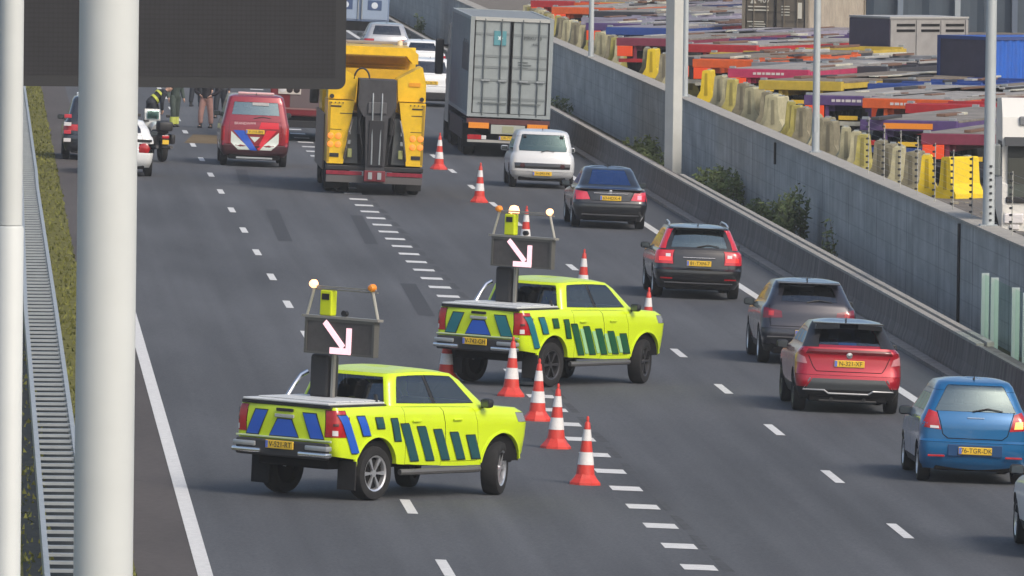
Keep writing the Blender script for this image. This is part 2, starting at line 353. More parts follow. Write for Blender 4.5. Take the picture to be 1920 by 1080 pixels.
# glass noise screen
scr = empty('noise_screen', 'green tinted glass screen with pale posts standing behind the near end of the barrier', 'screen')
gm_ = bpy.data.materials.new('screen_glass'); gm_.use_nodes = True; t_ = gm_.node_tree; t_.nodes.remove(t_.nodes['Principled BSDF'])
tr = t_.nodes.new('ShaderNodeBsdfTransparent'); tr.inputs[0].default_value = (.88, .97, .93, 1); gl = t_.nodes.new('ShaderNodeBsdfGlossy'); gl.inputs['Roughness'].default_value = .15
gl.inputs[0].default_value = (.8, .9, .86, 1); mx_ = t_.nodes.new('ShaderNodeMixShader'); mx_.inputs[0].default_value = .09
t_.links.new(tr.outputs[0], mx_.inputs[1]); t_.links.new(gl.outputs[0], mx_.inputs[2]); t_.links.new(mx_.outputs[0], t_.nodes['Material Output'].inputs[0])
sx = 18.62
ztop = at_v(1853, 512, sx*FPX/(1853+40)).z; v0 = sx*FPX/(1853+40)
vv = [v0]+[sx*FPX/(p+40) for p in (1871, 1911)]
while vv[-1] > 150: vv.append(vv[-1]-2.)
pm_ = mat('screen_post', (.42, .5, .47), .5, .2)
for i, v in enumerate(vv): MB().box(sx-.07, sx+.07, v-.045, v+.045, zr(sx), ztop).build('post', pm_, scr)
for a, b in zip(vv[:-1], vv[1:]): MB().box(sx-.008, sx+.008, b+.05, a-.05, zr(sx)+.1, ztop-.03).build('glass_panel', gm_, scr)

# ------------------------------------------------------------------ traffic cones
c_red = mat('cone_red', (.60, .045, .03), .45, noise=.12, scale=8); c_wht = mat('cone_white', (.72, .70, .68), .45, noise=.1, scale=9)
def make_cone():
    o = empty('traffic_cone', 'x', 'traffic cone', 'red and white traffic cones closing the lane')
    def rad(z): return .145-(z-.12)*(.145-.03)/.88
    oct_ = [(.25*math.cos(R(22.5+45*i)), .25*math.sin(R(22.5+45*i))) for i in range(8)]
    b = MB(); b.add([(x, y, 0) for x, y in oct_]+[(x*.98, y*.98, .035) for x, y in oct_]+[(x*.74, y*.74, .1) for x, y in oct_]+[(rad(.12)*math.cos(R(22.5+45*i)), rad(.12)*math.sin(R(22.5+45*i)), .16) for i in range(8)],
        [(r*8+i, r*8+(i+1) % 8, r*8+8+(i+1) % 8, r*8+8+i) for r in range(3) for i in range(8)]+[tuple(range(8))[::-1]]).build('base', c_red, o)
    MB().lathe([(rad(.12), .12), (rad(.3), .3)], n=20).build('red_band', c_red, o, smooth=True)
    MB().lathe([(rad(.3)+.003, .3), (rad(.49)+.003, .49)], n=20).build('white_band', c_wht, o, smooth=True)
    MB().lathe([(rad(.49), .49), (rad(.66), .66)], n=20).build('red_band', c_red, o, smooth=True)
    MB().lathe([(rad(.66)+.003, .66), (rad(.83)+.003, .83)], n=20).build('white_band', c_wht, o, smooth=True)
    MB().lathe([(rad(.83), .83), (rad(.93), .93), (.02, .95), (.024, 1.0), (.012, 1.03)], n=20, caps=True).build('tip', c_red, o, smooth=True)
    return o
cones = [((1098, 910), 'nearest traffic cone, standing alone beyond the front of the nearer pickup'), ((1043, 842), 'traffic cone second from the nearest end of the row'),
         ((1008, 790), 'traffic cone in front of the rear wheel of the farther pickup'), ((959, 744), 'traffic cone in front of the rear bumper of the farther pickup'),
         ((837, 716), 'traffic cone half hidden by the roof of the nearer pickup'), ((1214, 640), 'traffic cone hidden behind the bonnet of the farther pickup with only its tip showing'),
         ((1093, 560), 'traffic cone standing just beyond the cab roof of the farther pickup'), ((985, 470), 'traffic cone seen through the frame above the arrow board of the farther pickup'),
         ((899, 380), 'traffic cone on the dashed line to the left of the black sedan'), ((823, 318), 'farthest traffic cone, between the yellow tow truck and the container lorry')]
cone0 = make_cone()
for i, (p, lab) in enumerate(cones):
    o = cone0 if i == 0 else copy_tree(cone0); q = road_pt(*p); on_road(o, q.x, q.y+.2, 17*i); o['label'] = lab

# ------------------------------------------------------------------ car bodies: plan rings stacked in height
class Body:
    """keys: list of dicts(z=(rear, mid, front), y=(rear, front), w half width, cx, cy corner size, bow rear, bowf front, n sub-levels)"""
    NR, NC, NS, NF = 14, 5, 44, 10
    def __init__(s, keys):
        lv = []
        for i, k in enumerate(keys):
            k = dict(dict(cx=.14, cy=.22, cyf=.5, bow=.04, bowf=.12, n=2), **k)
            if isinstance(k['z'], (int, float)): k['z'] = (k['z'],)*3
            flat = [*k['z'], *k['y'], k['w'], k['cx'], k['cy'], k['cyf'], k['bow'], k['bowf']]
            if i:
                for j in range(1, k['n']): t = j/k['n']; lv.append((i-1+t, [a+(b-a)*t for a, b in zip(prev, flat)]))
            lv.append((float(i), flat)); prev = flat
        s.lv = lv; s.rings = [s.ring(p) for _, p in lv]; s.M = len(s.rings[0])
    def ring(s, p):
        z0, zm, z1, yr, yf, w, cx, cy, cyf, bow, bowf = p; out = []
        def zz(y):
            t = max(0, min(1, (y-yr)/(yf-yr))); return z0*(1-t)*(1-2*t)+zm*4*t*(1-t)+z1*t*(2*t-1)
        wi = w-cx
        for i in range(s.NR+1):
            q = -1+2*i/s.NR; out.append((q*wi, yr+bow*q*q, 'R', q))
        for i in range(1, s.NC):
            a = R(90*i/s.NC); out.append((wi+cx*math.sin(a), yr+bow+cy*(1-math.cos(a)), 'c', 1))
        ya, yb = yr+bow+cy, yf-bowf-cyf
        for i in range(s.NS+1): t = i/s.NS; out.append((w, ya+(yb-ya)*t, 'S', t))
        for i in range(1, s.NC):
            a = R(90*i/s.NC); out.append((wi+cx*math.cos(a), yb+cyf*math.sin(a), 'd', 1))
        for i in range(s.NF+1):
            q = 1-2*i/s.NF; out.append((q*wi, yf-bowf*q*q, 'F', q))
        left = [(-x, y, tg, -1 if tg in 'cd' else q) for x, y, tg, q in out[s.NR+1:s.NR+1+(s.NC-1)*2+s.NS+1]][::-1]
        out += left
        return [(x, y, zz(y), tg, q) for x, y, tg, q in out]
    def rear_y(s, x, z):
        for a, b in zip(s.lv[:-1], s.lv[1:]):
            za, zb = a[1][0], b[1][0]
            if min(za, zb) <= z <= max(za, zb) and za != zb:
                t = (z-za)/(zb-za); f = lambda i: a[1][i]+(b[1][i]-a[1][i])*t
                wi = f(5)-f(6); q = abs(x)/wi; e = max(0, abs(x)-wi)/f(6)
                return f(3)+f(9)*min(1, q*q)+(f(7)*(1-math.sqrt(max(0, 1-e*e))) if e else 0)
        return s.lv[0][1][3]
    def side_x(s, y, z):
        best = 0
        for a, b in zip(s.rings[:-1], s.rings[1:]):
            j0 = s.NR+1
            for j in range(j0, j0+(s.NC-1)*2+s.NS):
                pa, pb = a[j], a[j+1]
                if pa[1] <= y <= pb[1] and pb[1] > pa[1]:
                    t = (y-pa[1])/(pb[1]-pa[1]); za = pa[2]+(pb[2]-pa[2])*t; xa = pa[0]+(pb[0]-pa[0])*t
                    qa, qb = b[j], b[j+1]; t2 = max(0, min(1, (y-qa[1])/(qb[1]-qa[1]) if qb[1] > qa[1] else 0)); zb = qa[2]+(qb[2]-qa[2])*t2; xb = qa[0]+(qb[0]-qa[0])*t2
                    if min(za, zb)-1e-6 <= z <= max(za, zb)+1e-6 and zb != za: return xa+(xb-xa)*(z-za)/(zb-za)
                    best = max(best, xa) if abs(za-z) < .2 else best
        return best
    def build(s, root, pick, mats, arches=(), gap=.006):
        """pick(k, tag, q, x, y, z) -> part name; mats: part -> material"""
        V = [(x, y, z) for r in s.rings for x, y, z, _, _ in r]; M = s.M; F = []; names = []
        for i in range(len(s.rings)-1):
            k = (s.lv[i][0]+s.lv[i+1][0])/2
            for j in range(M):
                j2 = (j+1) % M; f = (i*M+j, i*M+j2, (i+1)*M+j2, (i+1)*M+j)
                c = [sum(V[t][a] for t in f)/4 for a in range(3)]; r = s.rings[i]
                tg = r[j][3] if r[j][3] == r[j2][3] else (r[j][3] if r[j][3] in 'cd' else r[j2][3])
                q = (r[j][4]+r[j2][4])/2 if r[j][3] == r[j2][3] else (1 if c[0] > 0 else -1)
                F.append(f); names.append(pick(k, tg, q, *c))
        # roof: close the last ring with shrinking rings
        base = (len(s.rings)-1)*M; last = V[base:base+M]; cxy = (0, sum(p[1] for p in last)/M); top = max(p[2] for p in last); prev = base
        for sc, dz in ((.8, .010), (.5, .018), (.2, .022)):
            o = len(V); V += [(p[0]*sc, cxy[1]+(p[1]-cxy[1])*sc, p[2]+dz) for p in last]
            for j in range(M): j2 = (j+1) % M; F.append((prev+j, prev+j2, o+j2, o+j)); names.append('roof')
            prev = o
        F.append(tuple(range(prev, prev+M))); names.append('roof')
        # wheel arches
        keep = [True]*len(F)
        for (ya, za, ra) in arches:
            mine = set()
            for i, f in enumerate(F):
                if len(f) > 4: continue
                c = [sum(V[t][a] for t in f)/4 for a in range(3)]
                if abs(c[0]) > .35 and math.hypot(c[1]-ya, c[2]-za) < ra and c[2] < za+ra: keep[i] = False; mine.add(i)
            dead = {t for i in mine for t in F[i]}; live = {t for i, f in enumerate(F) if keep[i] for t in f}
            for t in dead & live:
                x, y, z = V[t]; d = math.hypot(y-ya, z-za)
                if d > 1e-6 and z > za-.12: V[t] = (x, ya+(y-ya)/d*ra, za+(z-za)/d*ra)
        parts = {}
        for i, f in enumerate(F):
            if keep[i] and names[i]: parts.setdefault(names[i], []).append(f)
        out = {}
        for nm, fs in parts.items():
            ids = sorted({t for f in fs for t in f}); mp = {t: n for n, t in enumerate(ids)}
            vs = [Vector(V[t]) for t in ids]; ff = [tuple(mp[t] for t in f) for f in fs]
            if nm.split('.')[0] not in ('body',) and gap:
                cnt = {}; nb = {}
                for f in ff:
                    for a, b in zip(f, f[1:]+f[:1]): cnt[frozenset((a, b))] = cnt.get(frozenset((a, b)), 0)+1
                bd = {v for e, c in cnt.items() if c == 1 for v in e}
                cen = {}
                for f in ff:
                    c = sum((vs[t] for t in f), Vector())/len(f)
                    for t in f: cen.setdefault(t, []).append(c)
                for t in bd:
                    d = sum(cen[t], Vector())/len(cen[t])-vs[t]
                    if d.length > 1e-6: vs[t] = vs[t]+d.normalized()*min(gap, d.length*.5)
            b = MB(); b.v = [tuple(p) for p in vs]; b.f = ff
            o = b.build(nm.split('.')[0], mats[nm.split('.')[0]], root, smooth=True, fix=True); out[nm] = o
        return out
def wheel(root, x, y, r, wd, style, m_rim, steer=0., nsp=5):
    sg = 1 if x > 0 else -1
    hub = MB().lathe([(.04, -wd*.3), (r*.62, -wd*.3), (r*.62, wd*.18), (.04, wd*.18)], 'x', 24).build('wheel', under_m, root)
    hub.location = (x, y, r); hub.rotation_euler = (0, 0, R(-steer))
    h = wd/2
    MB().lathe([(r*.66, -h*.9), (r*.8, -h), (r*.95, -h*.9), (r, -h*.55), (r, h*.55), (r*.95, h*.9), (r*.8, h), (r*.66, h*.9)], 'x', 36).build('tyre', rubber, hub, smooth=True)
    b = MB(); xo = sg*h*.72; ro = r*.665
    b.lathe([(ro, sg*h*.9), (ro*.9, sg*h*.8), (ro*.86, sg*h*.25)], 'x', 32)
    b.lathe([(.001, xo*1.02), (r*.13, xo), (r*.15, xo-sg*.03)], 'x', 16)
    for i in range(nsp):
        a = 2*math.pi*i/nsp; a2 = .17 if nsp > 5 else .26
        pts = []
        for rr, da in ((r*.1, a2*1.4), (ro*.9, a2*.75)):
            for d in (-da, da): pts.append((xo+(0 if rr < r*.3 else sg*h*.06), rr*math.cos(a+d), rr*math.sin(a+d)))
        v = pts+[(p[0]-sg*.035, p[1], p[2]) for p in pts]
        b.add(v, [(0, 1, 3, 2), (4, 6, 7, 5), (0, 2, 6, 4), (1, 5, 7, 3), (2, 3, 7, 6)])
    b.build('rim', m_rim, hub, smooth=True); return hub
def plate(root, y, z, txt, x=0, w=.52, h=.115, tilt=0):
    p = MB().box(-w/2, w/2, -.012, .012, -h/2, h/2, .008).build('licence_plate', plate_y, root); p.location = (x, y, z); p.rotation_euler = (R(tilt), 0, 0)
    MB().box(-w/2+.006, -w/2+.05, -.0145, -.01, -h/2+.008, h/2-.008).build('country_strip', plate_b, p)
    text_mesh(txt, h*.92, 'plate_text', ink, p, Matrix.Translation((.02, -.0135, 0)) @ REAR @ Matrix.Diagonal((.92, 1, 1, 1)))
def mirror(root, x, y, z, m, sx=1.):
    s = 1 if x > 0 else -1
    o = MB().box(x-.10*sx, x+.10*sx, y-.07, y+.07, z-.07, z+.07, .045).build('mirror', m, root, smooth=True)
    MB().box(x-.08*sx, x+.08*sx, y-.075, y-.069, z-.05, z+.05).build('mirror_glass', mat('mirror_glass', (.10, .12, .13), .15, .6), o)
    MB().tube([(x-s*.06, y+.02, z-.04), (x-s*.2, y+.06, z-.1)], .022, 6).build('mirror_arm', black_p, o)
def patch_on(body, poly, name, m, root, where='rear', n=6, off=.004, side=1):
    """thin marking or lens following the bodywork; poly = 4 corners (x,z) at the rear or (y,z) at the side"""
    a, b, c, d = [Vector(p) for p in poly]; g = []
    for i in range(n+1):
        for j in range(n+1):
            u, v = i/n, j/n; p = a*(1-u)*(1-v)+b*u*(1-v)+c*u*v+d*(1-u)*v
            g.append((p.x, body.rear_y(p.x, p.y)-off, p.y) if where == 'rear' else (side*(body.side_x(p.x, p.y)+off), p.x, p.y))
    mb = m if isinstance(m, MB) else MB()
    mb.add(g, [(i*(n+1)+j, i*(n+1)+j+1, (i+1)*(n+1)+j+1, (i+1)*(n+1)+j) for i in range(n) for j in range(n)])
    if not isinstance(m, MB): return mb.build(name, m, root, smooth=True)
def wiper(root, body, z, x0=-.05, x1=.42, off=.02):
    pts = [(x0, body.rear_y(x0, z)-off, z), (x0+(x1-x0)*.5, body.rear_y(x0, z+.05)-off, z+.05), (x1, body.rear_y(x1, z+.015)-off, z+.015)]
    MB().tube(pts, .012, 6, .008).build('wiper', black_p, root)
def antenna(root, y, z, h=.07): MB().add([(-.012, y-.1, z), (.012, y-.1, z), (.012, y+.06, z), (-.012, y+.06, z), (0, y-.09, z+h)], [(0, 1, 4), (1, 2, 4), (2, 3, 4), (3, 0, 4)]).build('antenna', black_p, root)
def undercarriage(root, yr, yf, hw, wheels, r, z0=.2, z1=.55):
    u = MB().box(-hw+.24, hw-.24, yr+.12, yf-.2, z0, z1, .03)
    for y in wheels:
        u.box(-hw+.03, -hw+.24, y-r-.07, y+r+.07, r+.1, r*2+.06); u.box(hw-.24, hw-.03, y-r-.07, y+r+.07, r+.1, r*2+.06)
    u.build('underbody', under_m, root)
def seats(root, yf_, yr_, hw, zs, zt, bench=True):
    """two front seats and a rear bench with headrests, seen through the glass"""
    for s in (-1, 1):
        o = MB().box(s*hw*.46-.22, s*hw*.46+.22, yf_-.08, yf_+.06, zs, zt-.22, .04).build('seat', seat_m, root, smooth=True)
        MB().box(s*hw*.46-.13, s*hw*.46+.13, yf_-.07, yf_+.03, zt-.17, zt, .04).build('headrest', seat_m, o, smooth=True)
    if bench:
        o = MB().box(-hw*.85, hw*.85, yr_-.08, yr_+.08, zs, zt-.26, .04).build('rear_bench', seat_m, root, smooth=True)
        for x in (-hw*.5, 0, hw*.5): MB().box(x-.12, x+.12, yr_-.06, yr_+.04, zt-.25, zt-.06, .03).build('headrest', seat_m, o, smooth=True)
    MB().box(-hw*.9, hw*.9, yr_-.2, yf_+.9, zs-.14, zs-.1).build('cabin_floor', under_m, root)
    MB().box(-hw*.85, hw*.85, yf_+.62, yf_+.9, zs+.1, zt-.32, .05).build('dashboard', black_p, root, smooth=True)
def stand(root, rear_mid_px, axle_y, heading=0.):
    """rear_mid_px: where the middle between the rear tyres touches the road in the photo"""
    q = road_pt(*rear_mid_px); h = R(heading)
    on_road(root, q.x-math.sin(h)*axle_y, q.y-math.cos(h)*axle_y, heading)
# ------------------------------------------------------------------ passenger cars
def paint(name, col, metal=.3, rough=.32): return mat(name, col, rough, metal, coat=1.0, noise=.04, scale=1.5)
def car(label, keys, paint_m, roof_m=None, glass=glass_d, wr=.31, wb=2.5, track=.74, twd=.205, lights=None, lit=False, bump_z=None, bump_m=None,
        belt=6, rim=alloy, nsp=5, pillars=(.36, .66), rw=.84, extra_pick=None, extra=None, side_glass=(.05, .93), name='car', group='cars in the queue on the right lanes', mirror_z=.98, mirror_y=.65, ant=True, wipe=None, plate_at=None, txt='', lampmat=None, door=(.26, .52, .78), cat='car', rear_glass=None, kb=None, tail=True, mir=None):
    root = empty(name, label, cat, group); bd = Body(keys); kw0, kw1 = rear_glass or (belt+.25, belt+1.6)
    yr = min(k['y'][0] for k in keys); yf = max(k['y'][1] for k in keys); hw = max(k['w'] for k in keys)
    mats = dict(body=paint_m, roof=roof_m or paint_m, rear_window=glass, side_window=glass, windscreen=glass, tail_lamp=lampmat or (red_lit if lit else red_l), head_lamp=clear_l,
                bumper=bump_m or paint_m, door=paint_m, tailgate=paint_m, sill=black_p, trim=black_p)
    def pick(k, tg, q, x, y, z):
        if extra_pick:
            r = extra_pick(k, tg, q, x, y, z)
            if r: return r
        if k > belt+.2:
            if kw0 < k < kw1 and tg == 'R' and abs(q) < rw: return 'rear_window'
            if k < belt+1.8 and tg == 'F' and abs(q) < .93: return 'windscreen'
            if belt+.25 < k < belt+1.55 and tg == 'S' and side_glass[0] < q < side_glass[1] and min(abs(q-p) for p in pillars) > .02:
                return 'side_window.%d%d' % (x > 0, sum(q > p for p in pillars))
            if k > belt+1.8: return 'roof'
            return 'body'
        if lights and tg in 'Rc' and lights(tg, abs(q), abs(x), z, y): return 'tail_lamp.%d' % (x > 0)
        if bump_z and tg in 'Rc' and z < bump_z: return 'bumper'
        if tg in 'd' and .6 < z < .8 and k < belt-1: return 'head_lamp.%d' % (x > 0)
        if k < .99: return 'sill' if tg == 'S' else ('bumper' if tg in 'Rc' and bump_m else 'body')
        if tg == 'S' and 1 < k < belt-1 and door[0] < q < door[2]: return 'door.%d%d' % (x > 0, q > door[1])
        if tail and tg == 'R' and abs(q) < .8 and bump_z and z > bump_z and k < belt: return 'tailgate'
        return 'body'
    bd.build(root, pick, mats, [(-wb/2, wr, wr+.055), (wb/2, wr, wr+.055)])
    undercarriage(root, yr, yf, hw, (-wb/2, wb/2), wr)
    b_ = bd.lv[-1][1]; zt_ = max(b_[0], b_[1])-.16; seats(root, wb*.03, -wb*.30, hw-.12, .62, zt_)
    for x in (-track, track):
        for y in (-wb/2, wb/2): wheel(root, x, y, wr, twd, 0, rim, nsp=nsp)
    for s in (-1, 1): mirror(root, s*(hw+.035), mirror_y, mirror_z, mir or black_p)
    if plate_at: plate(root, bd.rear_y(0, plate_at)-.02, plate_at, txt)
    if wipe: wiper(root, bd, wipe)
    top = bd.lv[-1][1]
    if ant: antenna(root, top[3]+.12, top[0]+.015)
    if extra: extra(root, bd)
    return root, bd
def K(z, y, w, **k): return dict(z=z, y=y, w=w, **k)

def lens(bd, quads, name, m, root, off=.006, sides=(-1, 1), n=6):
    out = []
    for s in sides:
        mb = MB()
        for q_ in quads: patch_on(bd, [(s*x, z) for x, z in q_], '', mb, root, n=n, off=off)
        out.append(mb.build(name, m, root, smooth=True))
    return out
def seam(bd, pts, root, r=.007, name='seam'):
    P = []
    for (a, b) in zip(pts[:-1], pts[1:]):
        for i in range(5): t = i/5; x, z = a[0]+(b[0]-a[0])*t, a[1]+(b[1]-a[1])*t; P.append((x, bd.rear_y(x, z)-.001, z))
    P.append((pts[-1][0], bd.rear_y(*pts[-1])-.001, pts[-1][1])); MB().tube(P, r, 5).build(name, under_m, root)
# blue hatchback --------------------------------------------------
blue = paint('blue_paint', (.008, .135, .33), .3)
blue_roof = blue
kb = [K(.22, (-1.74, 1.82), .78, cx=.2), K(.34, (-1.83, 1.90), .835, n=2, cx=.18), K(.50, (-1.865, 1.92), .845), K(.645, (-1.86, 1.91), .848), K(.68, (-1.80, 1.89), .848, n=1),
      K((.92, .9, .74), (-1.79, 1.80), .845, n=3), K((1.0, .96, .82), (-1.765, 1.70), .83, n=2), K((1.06, 1.02, 1.0), (-1.74, 1.0), .80, cyf=.3, n=3), K((1.22, 1.2, 1.18), (-1.64, .62), .72, cyf=.2, n=3),
      K((1.49, 1.49, 1.44), (-1.49, .22), .60, cx=.16, cyf=.2, n=4), K((1.545, 1.555, 1.51), (-1.42, .05), .55, cx=.2, cyf=.15, n=3), K((1.575, 1.59, 1.54), (-1.25, -.1), .42, cx=.2, n=2)]
def ex_blue(root, bd):
    MB().box(-.13, .13, bd.rear_y(0, 1.02)-.012, bd.rear_y(0, 1.02)+.01, 1.01, 1.03, .006).build('handle', mat('handle_silver', (.35, .45, .6), .3, .5, coat=.5), root)
    L_ = [(.84, .86), (.53, .83), (.60, 1.09), (.72, 1.13)]
    lens(bd, [L_], 'tail_lamp', red_l, root, sides=(-1,)); r_ = lens(bd, [L_], 'tail_lamp', red_l, root, sides=(1,))[0]
    lens(bd, [[(.74, .88), (.60, .87), (.62, .98), (.74, .99)]], 'lit_bulb', mat('orange_lit', (1, .4, .1), .3, emit=1.6, ecol=(1, .35, .08)), r_, .010, (1,)); lens(bd, [[(.70, .85), (.56, .845), (.57, .885), (.70, .89)]], 'lamp_lens', clear_l, root, .009, (-1,))
    seam(bd, [(-.60, 1.12), (-.545, .95), (-.50, .76), (-.42, .70), (.42, .70), (.50, .76), (.545, .95), (.60, 1.12)], root)
    MB().box(-.45, .45, -1.72, -1.60, .20, .235, .01).build('exhaust_guard', galv, root)
    for s in (-1, 1): MB().box(s*.60-.13, s*.60+.13, -1.885, -1.85, .415, .445, .005).build('reflector', red_l, root)
    MB().box(-.42, .42, bd.rear_y(0, .52)-.006, bd.rear_y(0, .52)+.04, .43, .61, .008).build('plate_recess', mat('dark_blue_recess', (.004, .05, .15), .5), root)
BL, bb = car('small blue hatchback with yellow plate, nearest car of the queue in the right lane', kb, blue, wr=.295, wb=2.46, track=.735, belt=7, bump_z=.66, glass=glass_t,
    tail=False, extra=ex_blue, plate_at=.52, txt='76-TGR-DK', wipe=1.12, rw=.93, mirror_z=.98, mirror_y=.62, rear_glass=(7.2, 9.2))
stand(BL, (1818, 904), -1.23)
# red crossover -----------------------------------------------------
red = paint('red_paint', (.42, .005, .02), .35)
black_gloss = paint('black_gloss', (.012, .012, .014), .1, .2)
roof_blk = paint('black_roof', (.03, .033, .038), .3, .25)
kr = [K(.24, (-1.92, 2.1), .80, cx=.2), K(.36, (-2.05, 2.16), .86, cx=.2), K(.52, (-2.09, 2.18), .90, cx=.2), K(.66, (-2.06, 2.18), .912, cx=.2), K((.80, .8, .75), (-2.02, 2.14), .915, cx=.22, cy=.3, n=2),
      K((.98, .95, .85), (-2.0, 2.05), .90, cx=.2, cy=.3, n=3), K((1.06, 1.03, .92), (-2.01, 1.85), .865, cx=.18, n=2), K((1.13, 1.1, 1.08), (-1.98, 1.05), .80, cyf=.3, cx=.18, n=2), K((1.25, 1.26, 1.24), (-1.72, .72), .73, cyf=.2, n=3),
      K((1.43, 1.46, 1.42), (-1.35, .3), .64, cyf=.2, n=4), K((1.52, 1.53, 1.48), (-1.28, .12), .59, cyf=.15, n=2), K((1.545, 1.555, 1.51), (-1.0, 0), .45, n=2)]
def ex_red(root, bd):
    sp = MB()
    for s in (-1, 1): sp.prism([(s*.16, 1.44), (s*.58, 1.42), (s*.56, 1.5), (s*.16, 1.52)], 1, -1.62, -1.28)
    sp.box(-.6, .6, -1.56, -1.28, 1.515, 1.535, .008).build('spoiler', black_gloss, root)
    lb = MB()
    patch_on(bd, [(-.86, 1.015), (.86, 1.015), (.80, 1.10), (-.80, 1.10)], 'light_bar', lb, root, n=14, off=.008)
    lb.build('light_bar', mat('dark_red_lens', (.12, .003, .006), .15, coat=.7), root, smooth=True)
    MB().lathe([(.001, -.01), (.05, -.006), (.055, 0)], 'y', 16, c=(0, bd.rear_y(0, 1.0)-.01, 1.0)).build('emblem', chrome, root)
    tr = MB(); pts = [(-.66, .60), (-.78, .40), (-.42, .40), (-.34, .345), (.34, .345), (.42, .40), (.78, .40), (.66, .60)]
    tr.tube([(x, bd.rear_y(x, z)-.02, z) for x, z in pts], .017, 6).build('bumper_trim', mat('silver_trim', (.40, .41, .42), .4, .5), root)
    dk = MB()
    patch_on(bd, [(-.74, .41), (.74, .41), (.62, .60), (-.62, .60)], '', dk, root, n=8, off=.006); dk.build('bumper_insert', mat('grey_insert', (.06, .066, .07), .45), root, smooth=True)
    MB().box(-.5, .5, -1.98, -1.8, .19, .24, .02).build('diffuser', black_p, root)
    lens(bd, [[(.90, .86), (.72, .84), (.76, .95), (.88, 1.0)]], 'corner_lens', mat('corner_pinkish', (.55, .22, .24), .25, coat=.8), root, .006)
    seam(bd, [(-.70, .98), (-.62, .80), (-.56, .72), (.56, .72), (.62, .80), (.70, .98)], root)
    for s in (-1, 1): MB().lathe([(.0, 0), (.03, 0), (.03, .08)], 'y', 12, c=(s*.28, -2.0, .25)).build('exhaust', black_p, root)
RD, _ = car('bright red crossover with black roof and split spoiler, ahead of the blue hatchback', kr, red, roof_m=roof_blk, wr=.35, wb=2.64, track=.79, twd=.225, belt=7, bump_z=.66, bump_m=None, rim=alloy_d,
    tail=False, extra=ex_red, plate_at=.86, txt='N-321-XF', rw=.9, mirror_z=1.03, mirror_y=.7, rear_glass=(7.15, 9.2), glass=glass('blue_glass', (.30, .42, .62), .38, .08, (.45, .66, 1)),
    extra_pick=lambda k, tg, q, x, y, z: 'trim' if (k < 1.5 or (z < .36)) and tg in 'RcSd' else ('trim' if k > 7 and k < 9.8 and (tg == 'c' or (tg == 'R' and abs(q) > .86)) else None))
stand(RD, (1582, 772), -1.32)

# grey crossover ------------------------------------------------------
grey = paint('dark_grey_paint', (.036, .036, .047), .5)
kg = [K(.24, (-1.95, 2.05), .80, cx=.2), K(.38, (-2.06, 2.12), .85, cx=.2), K(.56, (-2.09, 2.15), .88, cx=.2), K(.68, (-2.07, 2.14), .89, cx=.2), K((.80, .8, .75), (-2.02, 2.1), .895, cx=.22, n=2),
      K((.98, .95, .85), (-1.99, 2.0), .89, cx=.2, n=3), K((1.06, 1.02, .92), (-1.95, 1.8), .86, cx=.18, n=2), K((1.13, 1.1, 1.06), (-1.92, 1.1), .80, cyf=.3, cx=.18, n=2), K((1.27, 1.27, 1.24), (-1.76, .75), .73, cyf=.2, n=3),
      K((1.46, 1.47, 1.42), (-1.50, .3), .645, cyf=.2, n=4), K((1.53, 1.535, 1.49), (-1.44, .1), .60, cyf=.15, n=2), K((1.55, 1.56, 1.51), (-1.2, 0), .45, n=2)]
def ex_grey(root, bd):
    lens(bd, [[(.86, .86), (.50, .88), (.52, 1.0), (.84, 1.06)]], 'tail_lamp', mat('dull_red_lens', (.16, .012, .025), .2, coat=.6), root)
    lens(bd, [[(.76, .91), (.66, .91), (.66, 1.0), (.76, 1.0)]], 'lamp_lens', red_l, root, .010)
    seam(bd, [(-.74, 1.10), (-.72, .72), (.72, .72), (.74, 1.10)], root)
    MB().box(-.78, .78, -2.10, -2.05, .50, .53, .01).build('bumper_trim', alloy_d, root)
    MB().box(-.58, .58, -1.68, -1.42, 1.50, 1.525, .01).build('spoiler', grey, root)
GY, _ = car('dark grey crossover with grey roof, half hidden behind the red crossover', kg, grey, wr=.345, wb=2.65, track=.78, twd=.225, belt=7, bump_z=.66, glass=glass_d,
    tail=False, plate_at=.60, txt='T-480-ZR', rw=.9, mirror_z=1.04, mirror_y=.75, wipe=1.17, rear_glass=(7.2, 9.2), extra=ex_grey,
    extra_pick=lambda k, tg, q, x, y, z: 'sill' if k < 1 and tg in 'RcSd' else None)
stand(GY, (1508, 682), -1.325)

# black estate -----------------------------------------------------------
blk = paint('black_paint', (.012, .013, .015), .2, .28)
kv = [K(.22, (-2.2, 2.3), .80, cx=.2), K(.36, (-2.34, 2.4), .88, cx=.2), K(.52, (-2.39, 2.43), .91, cx=.2), K(.62, (-2.38, 2.42), .92, cx=.2), K((.66, .7, .66), (-2.32, 2.4), .925, cx=.18, n=1),
      K((.88, .85, .76), (-2.29, 2.3), .92, cx=.16, n=3), K((.98, .96, .86), (-2.26, 2.15), .90, cx=.15, n=2), K((1.05, 1.02, 1.0), (-2.22, 1.0), .84, cyf=.3, cx=.14, n=3), K((1.2, 1.18, 1.16), (-2.10, .65), .78, cyf=.2, cx=.12, n=4),
      K((1.42, 1.43, 1.40), (-1.90, .15), .68, cyf=.2, cx=.12, n=6), K((1.49, 1.50, 1.46), (-1.83, 0), .63, cyf=.15, n=2), K((1.51, 1.525, 1.48), (-1.6, -.1), .5, n=2)]
